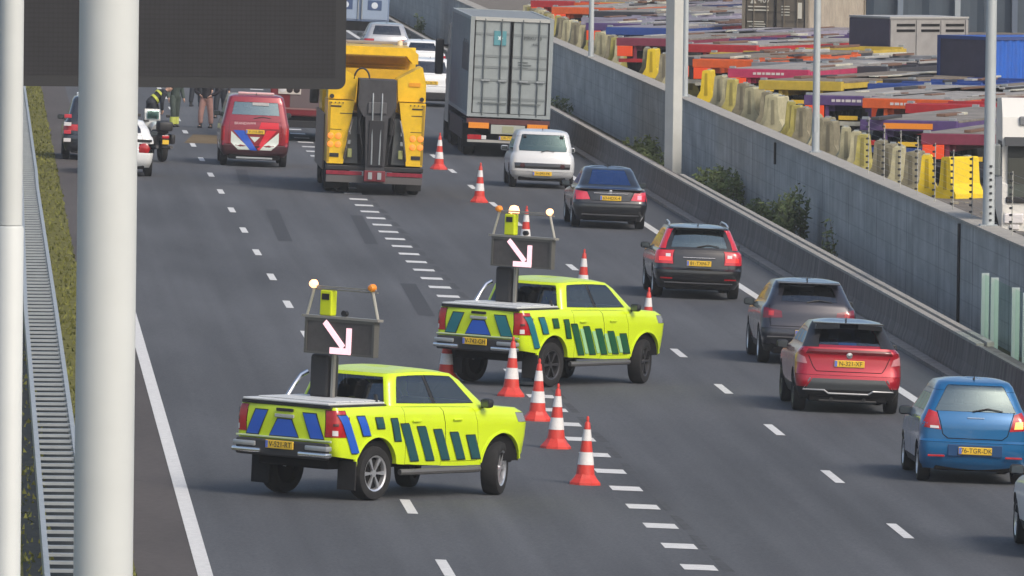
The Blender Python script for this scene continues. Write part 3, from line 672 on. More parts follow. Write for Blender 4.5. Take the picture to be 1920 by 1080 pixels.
def ex_v70(root, bd):
    lit = mat('tall_lamp_red', (.42, .02, .06), .2, coat=.6)
    for s in (-1, 1):
        MB().tube([(s*.62, -1.8, 1.52), (s*.6, -1.4, 1.575), (s*.58, -.4, 1.58), (s*.57, -.1, 1.53)], .018, 6).build('roof_rail', alloy, root)
        patch_on(bd, [(s*.57, .80), (s*.84, .80), (s*.84, .88), (s*.57, .88)], 'lamp_lens', red_lit, root, n=5, off=.008)
        patch_on(bd, [(s*.60, .885), (s*.70, .885), (s*.70, .95), (s*.60, .95)], 'lamp_lens', clear_l, root, n=4, off=.008)
        patch_on(bd, [(s*.55, .42), (s*.8, .42), (s*.8, .45), (s*.55, .45)], 'reflector', red_l, root, n=3, off=.006)
    MB().box(-.34, .34, bd.rear_y(0, .86)-.018, bd.rear_y(0, .86)+.01, .865, .885, .005).build('handle', chrome, root)
    MB().box(-.72, .72, -2.41, -2.36, .33, .36, .008).build('bumper_trim', alloy_d, root)
    MB().box(-.55, .55, -1.98, -1.83, 1.47, 1.495, .008).build('spoiler', blk, root)
VO, _ = car('black estate car with tall red tail lamps and roof rails in the right lane', kv, blk, wr=.33, wb=2.816, track=.80, twd=.225, belt=7, bump_z=.64, glass=glass_t,
    lights=lambda tg, q, x, z, y: (.74 < z < 1.02 and (tg == 'c' or q > .74)), extra_pick=lambda k, tg, q, x, y, z: 'tail_lamp.%d' % (x > 0) if k > 7 and k < 9.3 and tg == 'c' and y < -1.6 else None,
    plate_at=.76, txt='81-TXN-7', rw=.86, mirror_z=1.0, mirror_y=.6, wipe=1.10, rear_glass=(7.2, 9.3), extra=ex_v70, lampmat=mat('estate_lamp_red', (.42, .015, .03), .2, coat=.6, emit=.15, ecol=(1, .05, .05)), pillars=(.27, .5, .76))
stand(VO, (1302, 558), -1.408)

# black sedan -----------------------------------------------------------
kS = [K(.20, (-2.28, 2.35), .78, cx=.2), K(.36, (-2.42, 2.42), .86, cx=.2), K(.52, (-2.45, 2.45), .905, cx=.2), K(.62, (-2.44, 2.44), .91, cx=.22), K((.66, .68, .64), (-2.40, 2.42), .912, cx=.22, n=1),
      K((.86, .84, .74), (-2.37, 2.35), .905, cx=.22, cy=.3, n=3), K((.98, .92, .80), (-2.33, 2.2), .86, cx=.2, cy=.3, n=2), K((1.02, .99, .97), (-1.82, .95), .78, cyf=.3, bow=.06, n=2), K((1.16, 1.15, 1.13), (-1.58, .6), .71, cyf=.2, bow=.06, n=3),
      K((1.37, 1.38, 1.36), (-1.12, .15), .62, cyf=.2, bow=.06, n=5), K((1.44, 1.455, 1.42), (-.92, 0), .56, cyf=.15, n=2), K((1.46, 1.475, 1.44), (-.7, -.1), .44, n=2)]
def ex_sed(root, bd):
    MB().box(-.42, .42, bd.rear_y(0, .87)-.02, bd.rear_y(0, .87)+.01, .865, .885, .005).build('boot_trim', chrome, root)
    MB().box(-.7, .7, -2.48, -2.42, .33, .365, .008).build('bumper_trim', alloy_d, root)
    lens(bd, [[(.90, .70), (.50, .72), (.58, .90), (.86, .93)]], 'tail_lamp', mat('sedan_lamp_red', (.48, .02, .05), .2, coat=.6, emit=.2, ecol=(1, .1, .12)), root)
    seam(bd, [(-.58, .95), (-.47, .70), (.47, .70), (.58, .95)], root)
    patch_on(bd, [(.66, .75), (.76, .75), (.76, .85), (.66, .85)], 'brake_lamp', mat('bright_red_lit', (.9, .05, .08), .2, emit=2.2, ecol=(1, .16, .2)), root, n=4, off=.008)
    MB().lathe([(.001, -.01), (.04, -.006), (.045, 0)], 'y', 16, c=(0, bd.rear_y(0, .93)-.008, .925)).build('emblem', chrome, root)
    MB().box(-.78, .78, -2.40, -2.25, .965, .985, .008).build('boot_lip', blk, root)
SE, _ = car('black sedan with lit tail lamps and blue tinted rear window behind the small white hatchback', kS, blk, wr=.325, wb=2.854, track=.79, twd=.225, belt=7, bump_z=.64, glass=glass('blue_tint_glass', (.16, .30, .75), .34, .08, (.34, .55, 1)),
    tail=False, plate_at=.76, txt='63-HDX-4', rw=.92, mirror_z=1.0, mirror_y=.55, extra=ex_sed, rear_glass=(7.15, 9.4))
stand(SE, (1138, 427), -1.427)

# small white boxy hatchback -----------------------------------------
wht = mat('white_car_paint', (.62, .64, .65), .32, .1, coat=.7)
kh = [K(.22, (-1.72, 1.85), .76, cx=.2), K(.34, (-1.86, 1.92), .84, cx=.2), K(.46, (-1.90, 1.945), .87, cx=.2), K(.60, (-1.90, 1.94), .875, cx=.2), K((.70, .7, .68), (-1.88, 1.92), .876, cx=.2),
      K((.84, .82, .76), (-1.84, 1.85), .86, cx=.2, n=2), K((.90, .88, .84), (-1.81, 1.75), .84, cx=.18, n=1), K((.95, .93, .93), (-1.78, 1.2), .80, cyf=.3, cx=.17, n=2), K((1.1, 1.1, 1.1), (-1.74, .9), .79, cyf=.2, n=3),
      K((1.44, 1.44, 1.43), (-1.62, .42), .71, cyf=.2, n=6), K((1.52, 1.52, 1.50), (-1.55, .25), .66, cyf=.15, n=2), K((1.545, 1.555, 1.53), (-1.3, .1), .52, n=2)]
def ex_honda(root, bd):
    b = MB(); patch_on(bd, [(-.74, .53), (.74, .53), (.76, .68), (-.76, .68)], '', b, root, n=8, off=.008); b.build('rear_panel', black_gloss, root, smooth=True)
    for s in (-1, 1):
        MB().lathe([(.0, -.01), (.06, -.006), (.065, 0)], 'y', 16, c=(s*.54, bd.rear_y(.54, .61)-.012, .61)).build('tail_lamp', mat('lamp_black_red', (.05, .008, .01), .3, coat=.5), root)
        MB().box(s*.5-.05, s*.5+.05, -1.66, -1.58, 1.35, 1.42, .015).build('window_hinge', black_p, root)
    wiper(root, bd, .98, -.05, .3)
HO, _ = car('small boxy white hatchback with black rear panel beside the container lorry', kh, wht, wr=.31, wb=2.53, track=.76, belt=7, bump_z=.48, glass=glass('dark_teal_glass', (.30, .42, .42), .10, .06, (.6, .9, .9)), plate_at=.40, txt='H-092-FK', rw=.96, mirror_z=.98, mirror_y=.75, extra=ex_honda, rear_glass=(7.1, 9.25), mir=wht, tail=False,
    rim=alloy_d)
stand(HO, (1013, 352), -1.265)

# more of the queue, from the same family of shapes -------------------------
def suv_keys(L, W, H, zb=1.0):
    h = L/2; a = W/2
    return [K(.24, (-h+.12, h-.1), a-.1, cx=.2), K(.38, (-h+.02, h-.02), a-.04, cx=.2), K(.58, (-h, h), a-.01, cx=.2), K(.70, (-h+.02, h), a, cx=.2), K((.74, .74, .72), (-h+.06, h-.02), a, cx=.2, n=1),
            K((zb-.06, zb-.08, zb-.18), (-h+.08, h-.1), a-.01, cx=.2, n=3), K((zb+.03, zb, zb-.1), (-h+.12, h-.3), a-.04, cx=.18, n=2), K((zb+.1, zb+.07, zb+.05), (-h+.15, h-1.1), a-.09, cyf=.3, cx=.17, n=2), K((zb+.25, zb+.24, zb+.22), (-h+.27, h-1.4), a-.15, cyf=.2, n=3),
            K((H-.12, H-.12, H-.15), (-h+.52, h-1.9), a-.25, cyf=.2, n=5), K((H-.05, H-.045, H-.08), (-h+.6, h-2.1), a-.3, cyf=.15, n=2), K((H-.03, H-.02, H-.06), (-h+.85, h-2.2), a-.42, n=2)]
def plain_car(label, px, L, W, H, pm, txt='', grp='cars in the queue on the right lanes', plate_z=.82, ex=None, hd=0., wr=.34, lampz=(.84, 1.0), nm='car'):
    wb = L*.61
    c, b = car(label, suv_keys(L, W, H), pm, wr=wr, wb=wb, track=W/2-.12, belt=7, bump_z=.70, rear_glass=(7.2, 9.2), rw=.9, plate_at=plate_z, txt=txt, mirror_z=1.08, mirror_y=L/2-1.25, group=grp, extra=ex,
               lights=lambda tg, q, x, z, y: lampz[0] < z < lampz[1] and (tg == 'c' or q > .66), name=nm)
    stand(c, px, -wb/2, hd); return c, b
plain_car('white sport utility car with dark bumper between the tow truck and the container lorry', (803, 199), 4.6, 1.88, 1.65, white, 'R-738-TB', ex=lambda r, b: (MB().box(-.75, .75, -2.32, -2.2, .25, .5, .03).build('bumper_insert', black_p, r)))
plain_car('white car farther ahead, partly hidden by the white sport utility car', (788, 152), 4.3, 1.80, 1.55, white, '4-XKD-82')
plain_car('silver car with a dark rear window seen just above the roof of the tow truck', (722, 119), 4.7, 1.86, 1.62, paint('silver_paint', (.5, .51, .52), .5), 'S-220-HV')
rw_ = road_pt(2010, 1052)
RWc, _ = plain_car('white car cut off by the right edge of the photo, behind the blue hatchback', (2052, 1048), 4.2, 1.78, 1.5, white, 'K-117-PP')
# white patrol car behind the thick post
WC, _ = plain_car('white car with round red tail lamp, mostly hidden behind the thick white post', (225, 328), 3.9, 1.72, 1.5, white, 'G-551-LS', grp='vehicles stopped at the incident', plate_z=.5, lampz=(.62, .9))
for c in list(WC.children):
    if c.name.startswith('tail_lamp'): bpy.data.objects.remove(c)
for s in (-1, 1):
    MB().lathe([(0, -.02), (.12, -.018), (.15, 0), (.15, .05)], 'y', 20, c=(s*.6, -1.87, .74)).build('tail_lamp', red_l, WC, smooth=True)
    MB().box(s*.60-.2, s*.60+.2, -1.87, -1.84, .92, .99, .01).build('lamp_trim', black_p, WC)
# ------------------------------------------------------------------ road inspector pickups
hiviz = mat('fluorescent_yellow_paint', (.60, .78, .008), .38, .0, coat=.6, noise=.05, scale=1.2)
st_blue = mat('stripe_blue', (.015, .10, .52), .4, coat=.4)
st_teal = mat('stripe_teal', (.01, .16, .20), .4, coat=.4)
st_dark = mat('stripe_dark_teal', (.012, .075, .085), .4, coat=.4)
st_green = mat('stripe_dark_green', (.008, .09, .035), .4, coat=.4)
st_pale = mat('stripe_pale_green', (.33, .62, .30), .4, coat=.4)
edge_black = mat('stripe_edging', (.02, .03, .02), .5)
cover_g = mat('roller_cover_grey', (.60, .62, .62), .5, .1, noise=.06, scale=2)
board_m = mat('arrow_board', (.075, .07, .068), .6, noise=.2, scale=5)
lamp_arrow = mat('arrow_lit', (.9, .6, .64), .4, emit=.75, ecol=(1, .62, .68))
frame_m = mat('board_frame', (.30, .29, .26), .5, .3)
kp = [K((.66, .475, .50), (-2.50, 2.20), .895, cx=.1, cy=.14, cyf=.55), K((.74, .60, .62), (-2.54, 2.28), .91, cx=.1, cy=.14, cyf=.6, n=2), K((.87, .85, .85), (-2.57, 2.33), .918, cx=.1, cy=.14, cyf=.65, n=3),
      K((1.10, 1.10, 1.06), (-2.57, 2.34), .924, cx=.09, cy=.12, cyf=.7, n=4), K((1.28, 1.275, 1.20), (-2.56, 2.27), .905, cx=.09, cy=.12, cyf=.7, n=3), K((1.36, 1.335, 1.275), (-2.54, 2.10), .865, cx=.08, cy=.1, cyf=.6, n=2),
      K((1.362, 1.345, 1.325), (-1.17, 1.42), .825, cx=.1, cy=.12, cyf=.3, bow=.01, n=1), K((1.40, 1.37, 1.36), (-1.16, 1.34), .81, cx=.1, cy=.12, cyf=.3, bow=.01, n=1), K((1.72, 1.735, 1.68), (-1.07, .88), .715, cx=.1, cy=.14, cyf=.25, bow=.01, n=5),
      K((1.81, 1.83, 1.775), (-.99, .72), .655, cx=.12, cy=.16, cyf=.2, bow=.02, n=2), K((1.845, 1.865, 1.81), (-.76, .50), .55, cx=.1, cy=.15, cyf=.2, n=2)]
def pickup(label, rear_side, rear_mid, side_a, side_b, rim_m, plate_txt, lamp_left, lamp_right, steer):
    root = empty('pickup_truck', label, 'pickup truck', 'fluorescent yellow road inspector pickups blocking the lanes'); bd = Body(kp)
    mats = dict(body=hiviz, roof=hiviz, tailgate=hiviz, rear_window=glass_d, side_window=glass('cab_glass', (.42, .50, .52), .08), windscreen=glass_d, tail_lamp=red_l, head_lamp=mat('pickup_lamp', (.22, .24, .25), .12, coat=.6), door=hiviz, bed_floor=black_p, pillar=black_p, front_bumper=hiviz, grille=black_p, trim=black_p)
    def pick(k, tg, q, x, y, z):
        if k > 9: return 'roof'
        if k > 7:
            if k < 8.75 and tg == 'R' and abs(q) < .93: return 'rear_window'
            if k < 8.8 and tg == 'F' and abs(q) < .93: return 'windscreen'
            if k < 8.75 and tg == 'S' and .03 < q and (q < .985 or k < 8.4): return 'pillar.%d' % (x > 0) if abs(q-.49) < .022 else 'side_window.%d%d' % (x > 0, q > .49)
            return 'body'
        if 5 < k < 6 and y < -1.2 and abs(x) < .8: return 'bed_floor'
        if tg in 'cS' and y < -2.27 and .92 < z < 1.31: return 'tail_lamp.%d' % (x > 0)
        if tg == 'R' and abs(q) > .86 and .92 < z < 1.31 and k < 5: return 'tail_lamp.%d' % (x > 0)
        if tg == 'R' and k < 5 and z > .86: return 'tailgate'
        if tg == 'd' and 1.06 < z < 1.20 and 2 < k < 4 and y > 1.95: return 'head_lamp.%d' % (x > 0)
        if tg == 'F' and .75 < z < 1.05 and abs(q) < .8: return 'grille'
        if tg == 'S' and .5 < z and k < 4.9:
            if .377 < q < .627: return 'door.%da' % (x > 0)
            if .627 < q < .849: return 'door.%db' % (x > 0)
        return 'body'
    o = bd.build(root, pick, mats, [(-1.5425, .42, .50), (1.5425, .42, .50)], gap=.007)
    undercarriage(root, -2.45, 2.4, .88, (-1.5425, 1.5425), .40, .45, .64)
    for x in (-.79, .79):
        wheel(root, x, -1.5425, .395, .26, 0, rim_m, nsp=6); wheel(root, x, 1.5425, .395, .26, 0, rim_m, steer=steer, nsp=6)
    seats(root, .12, -.72, .72, .86, 1.66)
    # rear bumper, chrome corners, plate, lamps
    MB().box(-.82, .82, -2.65, -2.54, .60, .84, .03).build('rear_bumper', mat('bumper_black', (.03, .03, .032), .5), root)
    for s in (-1, 1):
        MB().box(s*.60-.26, s*.60+.26, -2.695, -2.54, .635, .705, .02).build('bumper_chrome', chrome, root, smooth=True)
        MB().box(s*.65-.20, s*.65+.20, -2.675, -2.54, .73, .80, .015).build('bumper_corner', mat('corner_silver', (.42, .44, .45), .35, .5), root, smooth=True)
    plate(root, -2.675, .775, plate_txt, w=.50, h=.12)
    for s in (-1, 1):
        patch_on(bd, [(-2.46, 1.15), (-2.40, 1.15), (-2.40, 1.28), (-2.46, 1.28)], 'reversing_lens', clear_l, root, 'side', n=2, off=.006, side=s) if False else None
        cl = MB(); patch_on(bd, [(s*.84, .955), (s*.905, .955), (s*.905, 1.03), (s*.84, 1.03)], '', cl, root, n=3, off=.006); cl.build('lamp_lens', clear_l, root, smooth=True)
        dkl = MB(); patch_on(bd, [(s*.845, 1.09), (s*.91, 1.09), (s*.91, 1.13), (s*.845, 1.13)], '', dkl, root, n=3, off=.006); dkl.build('lamp_lens', mat('lamp_dark_red', (.06, .004, .008), .3, coat=.5), root, smooth=True)
    MB().box(-.15, .15, -2.595, -2.56, 1.255, 1.30, .01).build('tailgate_handle', black_p, root)
    MB().box(-.17, .17, -2.597, -2.565, 1.165, 1.215, .008).build('tailgate_badge', mat('badge_silver', (.5, .52, .5), .4, .4), root)
    MB().box(-.86, .86, -2.595, -2.565, .855, .885, .008).build('tailgate_edge', mat('edge_reflective', (.5, .6, .35), .5), root)
    # mud flaps, steps
    for s in (-1, 1):
        MB().box(s*.78-.16, s*.78+.16, -2.08, -2.05, .16, .58, .004).build('mud_flap', rubber, root)
        MB().tube([(s*.90, -.95, .40), (s*.93, -.8, .40), (s*.93, .85, .40), (s*.90, 1.0, .40)], .045, 8).build('side_step', mat('step_grey', (.12, .12, .12), .5, .3), root)
        for yc in (-1.5425, 1.5425):
            lip = MB(); vs = []; N = 22
            for i in range(N+1):
                a = R(12+160*i/N); yy, z = yc+.50*math.cos(a), .42+.50*math.sin(a); y2, z2 = yc+.535*math.cos(a), .42+.535*math.sin(a)
                xa = max(.86, bd.side_x(yy, max(.5, z))); vs += [(s*(xa-.06), yy, z), (s*(xa+.016), yy, z), (s*(xa+.012), y2, z2), (s*(xa-.02), y2, z2)]
            lip.add(vs, [(i*4+j, i*4+(j+1) % 4, i*4+4+(j+1) % 4, i*4+4+j) for i in range(N) for j in range(4)]); lip.build('wheel_arch_trim', hiviz, root, smooth=True)
        for y, q in ((-.72, 0), (.28, 1)):
            MB().box(s*(bd.side_x(y, 1.14)+.02)-.015, s*(bd.side_x(y, 1.14)+.02)+.015, y, y+.2, 1.125, 1.155, .008).build('door_handle', hiviz, root)
        mirror(root, s*.99, 1.02, 1.37, black_p, .85)
    # bed cover
    MB().box(-.80, .80, -2.56, -1.20, 1.335, 1.385, .01).build('bed_seal', black_p, root)
    cv = MB().box(-.78, .78, -2.57, -1.22, 1.386, 1.418, .012).build('bed_cover', cover_g, root)
    for (y0, y1) in ((-2.3, -1.96), (-1.94, -1.60), (-1.58, -1.24)): MB().box(-.70, .70, y0, y1, 1.419, 1.437, .008).build('cover_slat', cover_g, cv)
    MB().tube([(-.76, -1.55, 1.39), (-.72, -1.42, 1.58), (-.66, -1.34, 1.72), (-.58, -1.28, 1.78)], .035, 8).build('roll_bar', chrome, root, smooth=True)
    MB().tube([(.72, -1.34, 1.39), (.62, -1.24, 1.50)], .03, 8).build('roll_bar_foot', black_p, root)
    # livery
    tg_ = [c for c in root.children if c.name.startswith('tailgate')][0]
    def stripe_part(name, poly, m, parent, where, n, side=1, g=.015):
        o = patch_on(bd, poly, name, m, parent, where, n, .014, side)
        cx_ = sum(p[0] for p in poly)/4; cz_ = sum(p[1] for p in poly)/4
        patch_on(bd, [(p[0]+(g if p[0] > cx_ else -g), p[1]+(g if p[1] > cz_ else -g)) for p in poly], 'stripe_edging', edge_black, o, where, n, .010, side); return o
    for s in (-1, 1): stripe_part('tailgate_stripe', [(s*.70, .90), (s*.48, .90), (s*.32, 1.25), (s*.54, 1.25)], rear_side, tg_, 'rear', 4)
    stripe_part('tailgate_chevron', [(-.26, .90), (.26, .90), (.12, 1.14), (-.12, 1.14)], rear_mid, tg_, 'rear', 4)
    for side in (1, -1):
        def st(y, w, z0, z1, m, lean=.24, e=True):
            sl_ = lean*(z1-z0)/.5; po_ = [(y, z0), (y+w, z0), (y+w-sl_, z1), (y-sl_, z1)]
            if e: stripe_part('side_stripe', po_, m, root, 'side', 8, side)
            else: patch_on(bd, po_, 'side_stripe', m, root, 'side', 8, .014, side)
        st(-2.16, .19, .70, 1.25, side_a, .30); st(-1.90, .18, .95, 1.23, side_a, .30); st(-1.56, .17, 1.05, 1.20, side_b, .2); st(-1.12, .15, .86, 1.18, side_b, .2)
        yy = -.78
        for i in range(5):
            st(yy+.38*i+.06, .21, .56, 1.10-.05*i, side_b, .27)
            if side_b is st_green and i < 4: st(yy+.38*i+.30, .11, .575, 1.02-.05*i, st_pale, .27, e=False)
    # arrow board on its mast
    ab = MB().box(-.34, .0, -1.58, -1.30, 1.42, 2.06, .05).build('mast', mat('mast_black', (.028, .028, .03), .6), root)
    MB().box(.04, .08, -1.56, -1.50, 1.42, 2.06).build('mast_strut', frame_m, ab)
    bw, z0, z1, yb, bcx = .63, 2.07, 2.575, -1.70, .27
    bo = MB().box(-bw+.04, bw-.04, yb, yb+.10, z0+.03, z1-.03).build('arrow_board', board_m, root); bo.location = (bcx, 0, 0)
    f = MB(); f.box(-bw, bw, yb-.012, yb+.11, z1-.03, z1+.012); f.box(-bw, bw, yb-.012, yb+.11, z0, z0+.03); f.box(-bw, -bw+.04, yb-.012, yb+.11, z0+.031, z1-.031); f.box(bw-.04, bw, yb-.012, yb+.11, z0+.031, z1-.031)
    f.build('board_frame', mat('frame_dark', (.10, .10, .09), .5), bo)
    MB().box(-bw-.06, bw+.06, yb-.02, yb+.12, z1+.014, z1+.05).build('board_rail', frame_m, bo)
    # lit arrow, pointing down to the right
    ar = MB(); yq = yb-.016
    def bar(a, b, wd):
        a, b = Vector(a), Vector(b); d = (b-a).normalized(); n = Vector((-d.y, d.x))*wd/2
        P = [a-n, b-n, b+n, a+n]; ar.prism([(p.x, p.y) for p in P], 1, yq, yq+.01)
    tip = (.13, z0+.06)
    bar((-.27, z1-.035), (tip[0]-.05, tip[1]+.055), .09); bar((tip[0]+.045, tip[1]+.34), (tip[0]+.045, tip[1]-.045), .092); bar((tip[0]-.003, tip[1]), (tip[0]-.29, tip[1]), .092)
    ar.build('lit_arrow', lamp_arrow, bo)
    zt = z1+.47; bx = .47
    for s in (-1, 1): MB().tube([(s*(bw+.01), yb+.05, z1+.05), (s*(bx+.05), yb+.05, zt)], .022, 6).build('upper_frame', mat('frame_pale', (.45, .44, .38), .5, .2), bo)
    MB().box(-bx-.1, bx+.12, yb+.03, yb+.06, zt-.012, zt+.012).build('top_rail', frame_m, bo)
    MB().box(-bx-.1, bx+.12, yb+.08, yb+.105, zt-.05, zt-.03).build('top_rail', frame_m, bo)
    MB().box(-.40, -.19, yb+.02, yb+.16, z1+.051, z1+.42, .02).build('control_box', mat('box_yellow', (.62, .72, .01), .45), bo)
    MB().box(-.36, -.23, yb+.012, yb+.03, z1+.28, z1+.37).build('box_window', black_p, bo)
    MB().lathe([(.0, -.02), (.045, -.02), (.045, .05), (.03, .06)], 'y', 12, c=(.03, yb+.05, z1+.10)).build('camera', black_p, bo)
    for s, on in ((-1, lamp_left), (1, lamp_right)):
        l = MB().lathe([(0, -.06), (.04, -.05), (.06, -.01), (.06, .04), (0, .04)], 'y', 16, c=(s*(bx+.06), yb+.02, zt+.03)).build('flashing_lamp', amber_lit if on else amber_l, bo, smooth=True)
    return root, bd
P1, bdp = pickup('nearer fluorescent yellow pickup with blue stripes, towing no trailer, lit arrow board above its grey bed cover', st_blue, st_blue, st_blue, st_dark, alloy, 'V-521-RT', True, False, -22)
P1['label'] = 'nearer fluorescent yellow pickup with silver wheels and blue and teal stripes'
on_road(P1, 6.0, 153.25, 38.8)
P2, _ = pickup('farther fluorescent yellow pickup with black wheels and green stripes behind the cones', st_teal, st_blue, st_teal, st_green, alloy_d, 'V-742-GH', False, True, -16)
on_road(P2, 10.2, 185.5, 35.6)
bo2 = [c for c in P2.children if c.name.startswith('arrow_board')][0]
MB().lathe([(0, 0), (.09, 0), (.10, .06), (.07, .14), (0, .16)], 'z', 16, c=(-.30, -1.53, 2.99)).build('beacon', amber_lit, bo2, smooth=True)

# ------------------------------------------------------------------ yellow recovery truck
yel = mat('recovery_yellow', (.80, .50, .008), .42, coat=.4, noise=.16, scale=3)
yel_shade = mat('recovery_yellow_shade', (.62, .36, .006), .6, noise=.2, scale=2)  # darker copy of the yellow: shade on the cab's rear wall put into colour
boom_m = mat('boom_grey', (.045, .045, .05), .6, noise=.25, scale=4)
def wheel_big(root, x, y, r=.5, wd=.30, dual=False, nm='wheel'):
    sg = 1 if x > 0 else -1; h = wd/2
    hb = MB().lathe([(.02, -h*.5), (r*.55, -h*.5), (r*.55, h*.5), (.02, h*.5)], 'x', 20).build(nm, alloy_d, root); hb.location = (x, y, r)
    t = MB().lathe([(r*.55, -h*.9), (r*.9, -h), (r, -h*.7), (r, h*.7), (r*.9, h), (r*.55, h*.9)], 'x', 28)
    if dual: t.lathe([(r*.55, -h*.9-sg*wd*1.1), (r*.9, -h-sg*wd*1.1), (r, -h*.7-sg*wd*1.1), (r, h*.7-sg*wd*1.1), (r*.9, h-sg*wd*1.1), (r*.55, h*.9-sg*wd*1.1)], 'x', 28)
    t.build('tyre', rubber, hb, smooth=True); return hb
tw = empty('tow_truck', 'heavy yellow tow truck with a dark lifting boom, standing in the closed lane', 'tow truck', 'vehicles stopped at the incident')
# lower body: two flanks with a dark well between them
for s in (-1, 1):
    MB().prism([(s*1.27, 2.42), (s*.58, 2.42), (s*.82, .78), (s*1.24, .78)], 1, -.02, 2.6).build('rear_flank', yel, tw)
    MB().prism([(s*1.27, 2.45), (s*.56, 2.45), (s*.52, 3.02), (s*1.10, 3.35), (s*1.16, 3.35), (s*1.27, 2.9)], 1, .25, 1.9).build('upper_locker', yel, tw)
    for r_ in range(2):
        for c_ in range(2): MB().lathe([(0, -.035), (.07, -.024), (.08, -.005)], 'y', 14, c=(s*(1.07+(c_-.5)*.2), -.022, 1.50-.22*r_)).build('rear_lamp', mat('orange_lamp', (.85, .22, .03), .3, coat=.4, emit=.6, ecol=(1, .3, .05)), tw, smooth=True)
    MB().box(s*1.06-.14, s*1.06+.14, -.035, -.015, 2.25, 2.29, .005).build('locker_hinge', black_p, tw)
    MB().box(s*1.06-.12, s*1.06+.12, -.04, -.015, .95, 1.05, .005).build('foot_hold', black_p, tw)
    MB().lathe([(0, -.04), (.055, -.04), (.06, 0)], 'y', 12, c=(s*1.17, .23, 2.52)).build('work_lamp', black_p, tw)
    MB().box(s*1.0-.18, s*1.0+.12, .22, .26, 2.85, 2.95).build('marker_panel', mat('orange_panel', (.8, .34, .01), .4), tw)
    MB().box(s*1.275-.02, s*1.275+.02, 2.0, 8.2, .55, 2.0).build('side_skirt', mat('skirt_brown', (.20, .15, .12), .7), tw)
    MB().prism([(s*.50, 2.0), (s*.62, 2.0), (s*.86, .80), (s*.44, .80)], 1, .15, .9).build('stay', mat('stay_grey', (.14, .15, .15), .5, .3), tw)
    MB().box(s*.42-.07, s*.42+.07, -.05, .5, 1.55, 2.35, .02).build('ram', black_p, tw)
    MB().box(s*.93-.02, s*.93+.32, -.028, -.021, 2.08, 2.10).build('panel_seam', black_p, tw); MB().box(s*1.05-.15, s*1.05+.15, -.028, -.021, 1.66, 1.675).build('panel_seam', black_p, tw)
    for i_ in range(4): MB().lathe([(0, -.03), (.018, -.03), (.018, 0)], 'y', 8, c=(s*(.88+.1*i_), -.021, 2.36)).build('bolt', black_p, tw)
    MB().tube([(s*.62, -.02, 1.95), (s*.70, -.14, 1.6), (s*.76, -.12, 1.2), (s*.80, .0, .9)], .028, 8).build('chain', mat('chain_steel', (.16, .15, .14), .5, .5, noise=.4, scale=30), tw, smooth=True)
    MB().tube([(s*.30, -.1, 2.25), (s*.46, -.2, 1.9), (s*.36, -.3, 1.3), (s*.30, -.25, .8)], .022, 8).build('hydraulic_hose', black_p, tw, smooth=True)
    MB().box(s*.66-.06, s*.66+.06, -.06, .05, .95, 1.18, .02).build('tool_holder', mat('holder_olive', (.3, .32, .12), .6), tw)
    MB().box(s*1.22-.03, s*1.22+.03, -.03, -.021, .82, 2.38).build('edge_trim', mat('edge_trim_dark', (.35, .22, .01), .6), tw)
    for zz in (1.55, 1.8, 1.3): MB().box(s*.70-.05, s*.70+.05, -.0, .12, zz, zz+.1).build('shackle', galv, tw)
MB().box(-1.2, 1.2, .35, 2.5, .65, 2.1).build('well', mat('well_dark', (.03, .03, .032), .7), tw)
bm_ = MB().prism([(-.30, 2.05), (.30, 2.05), (.24, .60), (-.24, .60)], 1, -.42, .3).build('boom', boom_m, tw)
MB().prism([(-.48, 3.0), (.48, 3.0), (.50, 2.3), (.34, 2.02), (-.34, 2.02), (-.50, 2.3)], 1, -.35, 1.2).build('boom_head', boom_m, bm_)
MB().box(-.24, .24, -.40, -.36, 2.12, 2.42, .02).build('boom_plate', mat('boom_plate', (.10, .10, .105), .5, .3), bm_)
MB().box(-.2, .2, -.46, -.43, .75, 1.95, .02).build('boom_slide', mat('slide_grey', (.03, .03, .034), .45, .3), bm_)
hose = [(-.42+.2*math.cos(a)-.0, .0, 3.0+.28*math.sin(a)) for a in [R(180-18*i) for i in range(11)]]
MB().tube(hose, .025, 8).build('hose', black_p, bm_, smooth=True)
for s in (-1, 1): MB().tube([(s*.12, -.3, 2.75), (s*.12, -.42, 2.4), (s*.10, -.47, .8)], .02, 6).build('winch_cable', galv, bm_)
MB().box(-1.27, 1.27, -.12, .1, .62, .74, .02).build('rear_step', black_p, tw)
b1 = MB().box(-1.25, 1.25, -.15, .05, .30, .485, .01).build('rear_bumper', mat('bumper_grey', (.10, .095, .095), .6), tw)
for s in (-1, 1): MB().box(s*.785-.465, s*.785+.465, -.165, -.1, .50, .60, .005).build('bumper_marking', mat('marking_dark_red', (.24, .012, .03), .4, noise=.3, scale=8), b1)
MB().box(-.28, .28, -.5, -.1, .36, .64, .02).build('tow_head', mat('tow_head_red', (.16, .02, .03), .6), bm_)
for x in (-.12, .12): MB().box(x-.05, x+.05, -.53, -.49, .42, .6).build('fork', galv, bm_)
MB().box(-1.2, 1.2, 1.9, 8.6, .55, .95).build('chassis', under_m, tw)
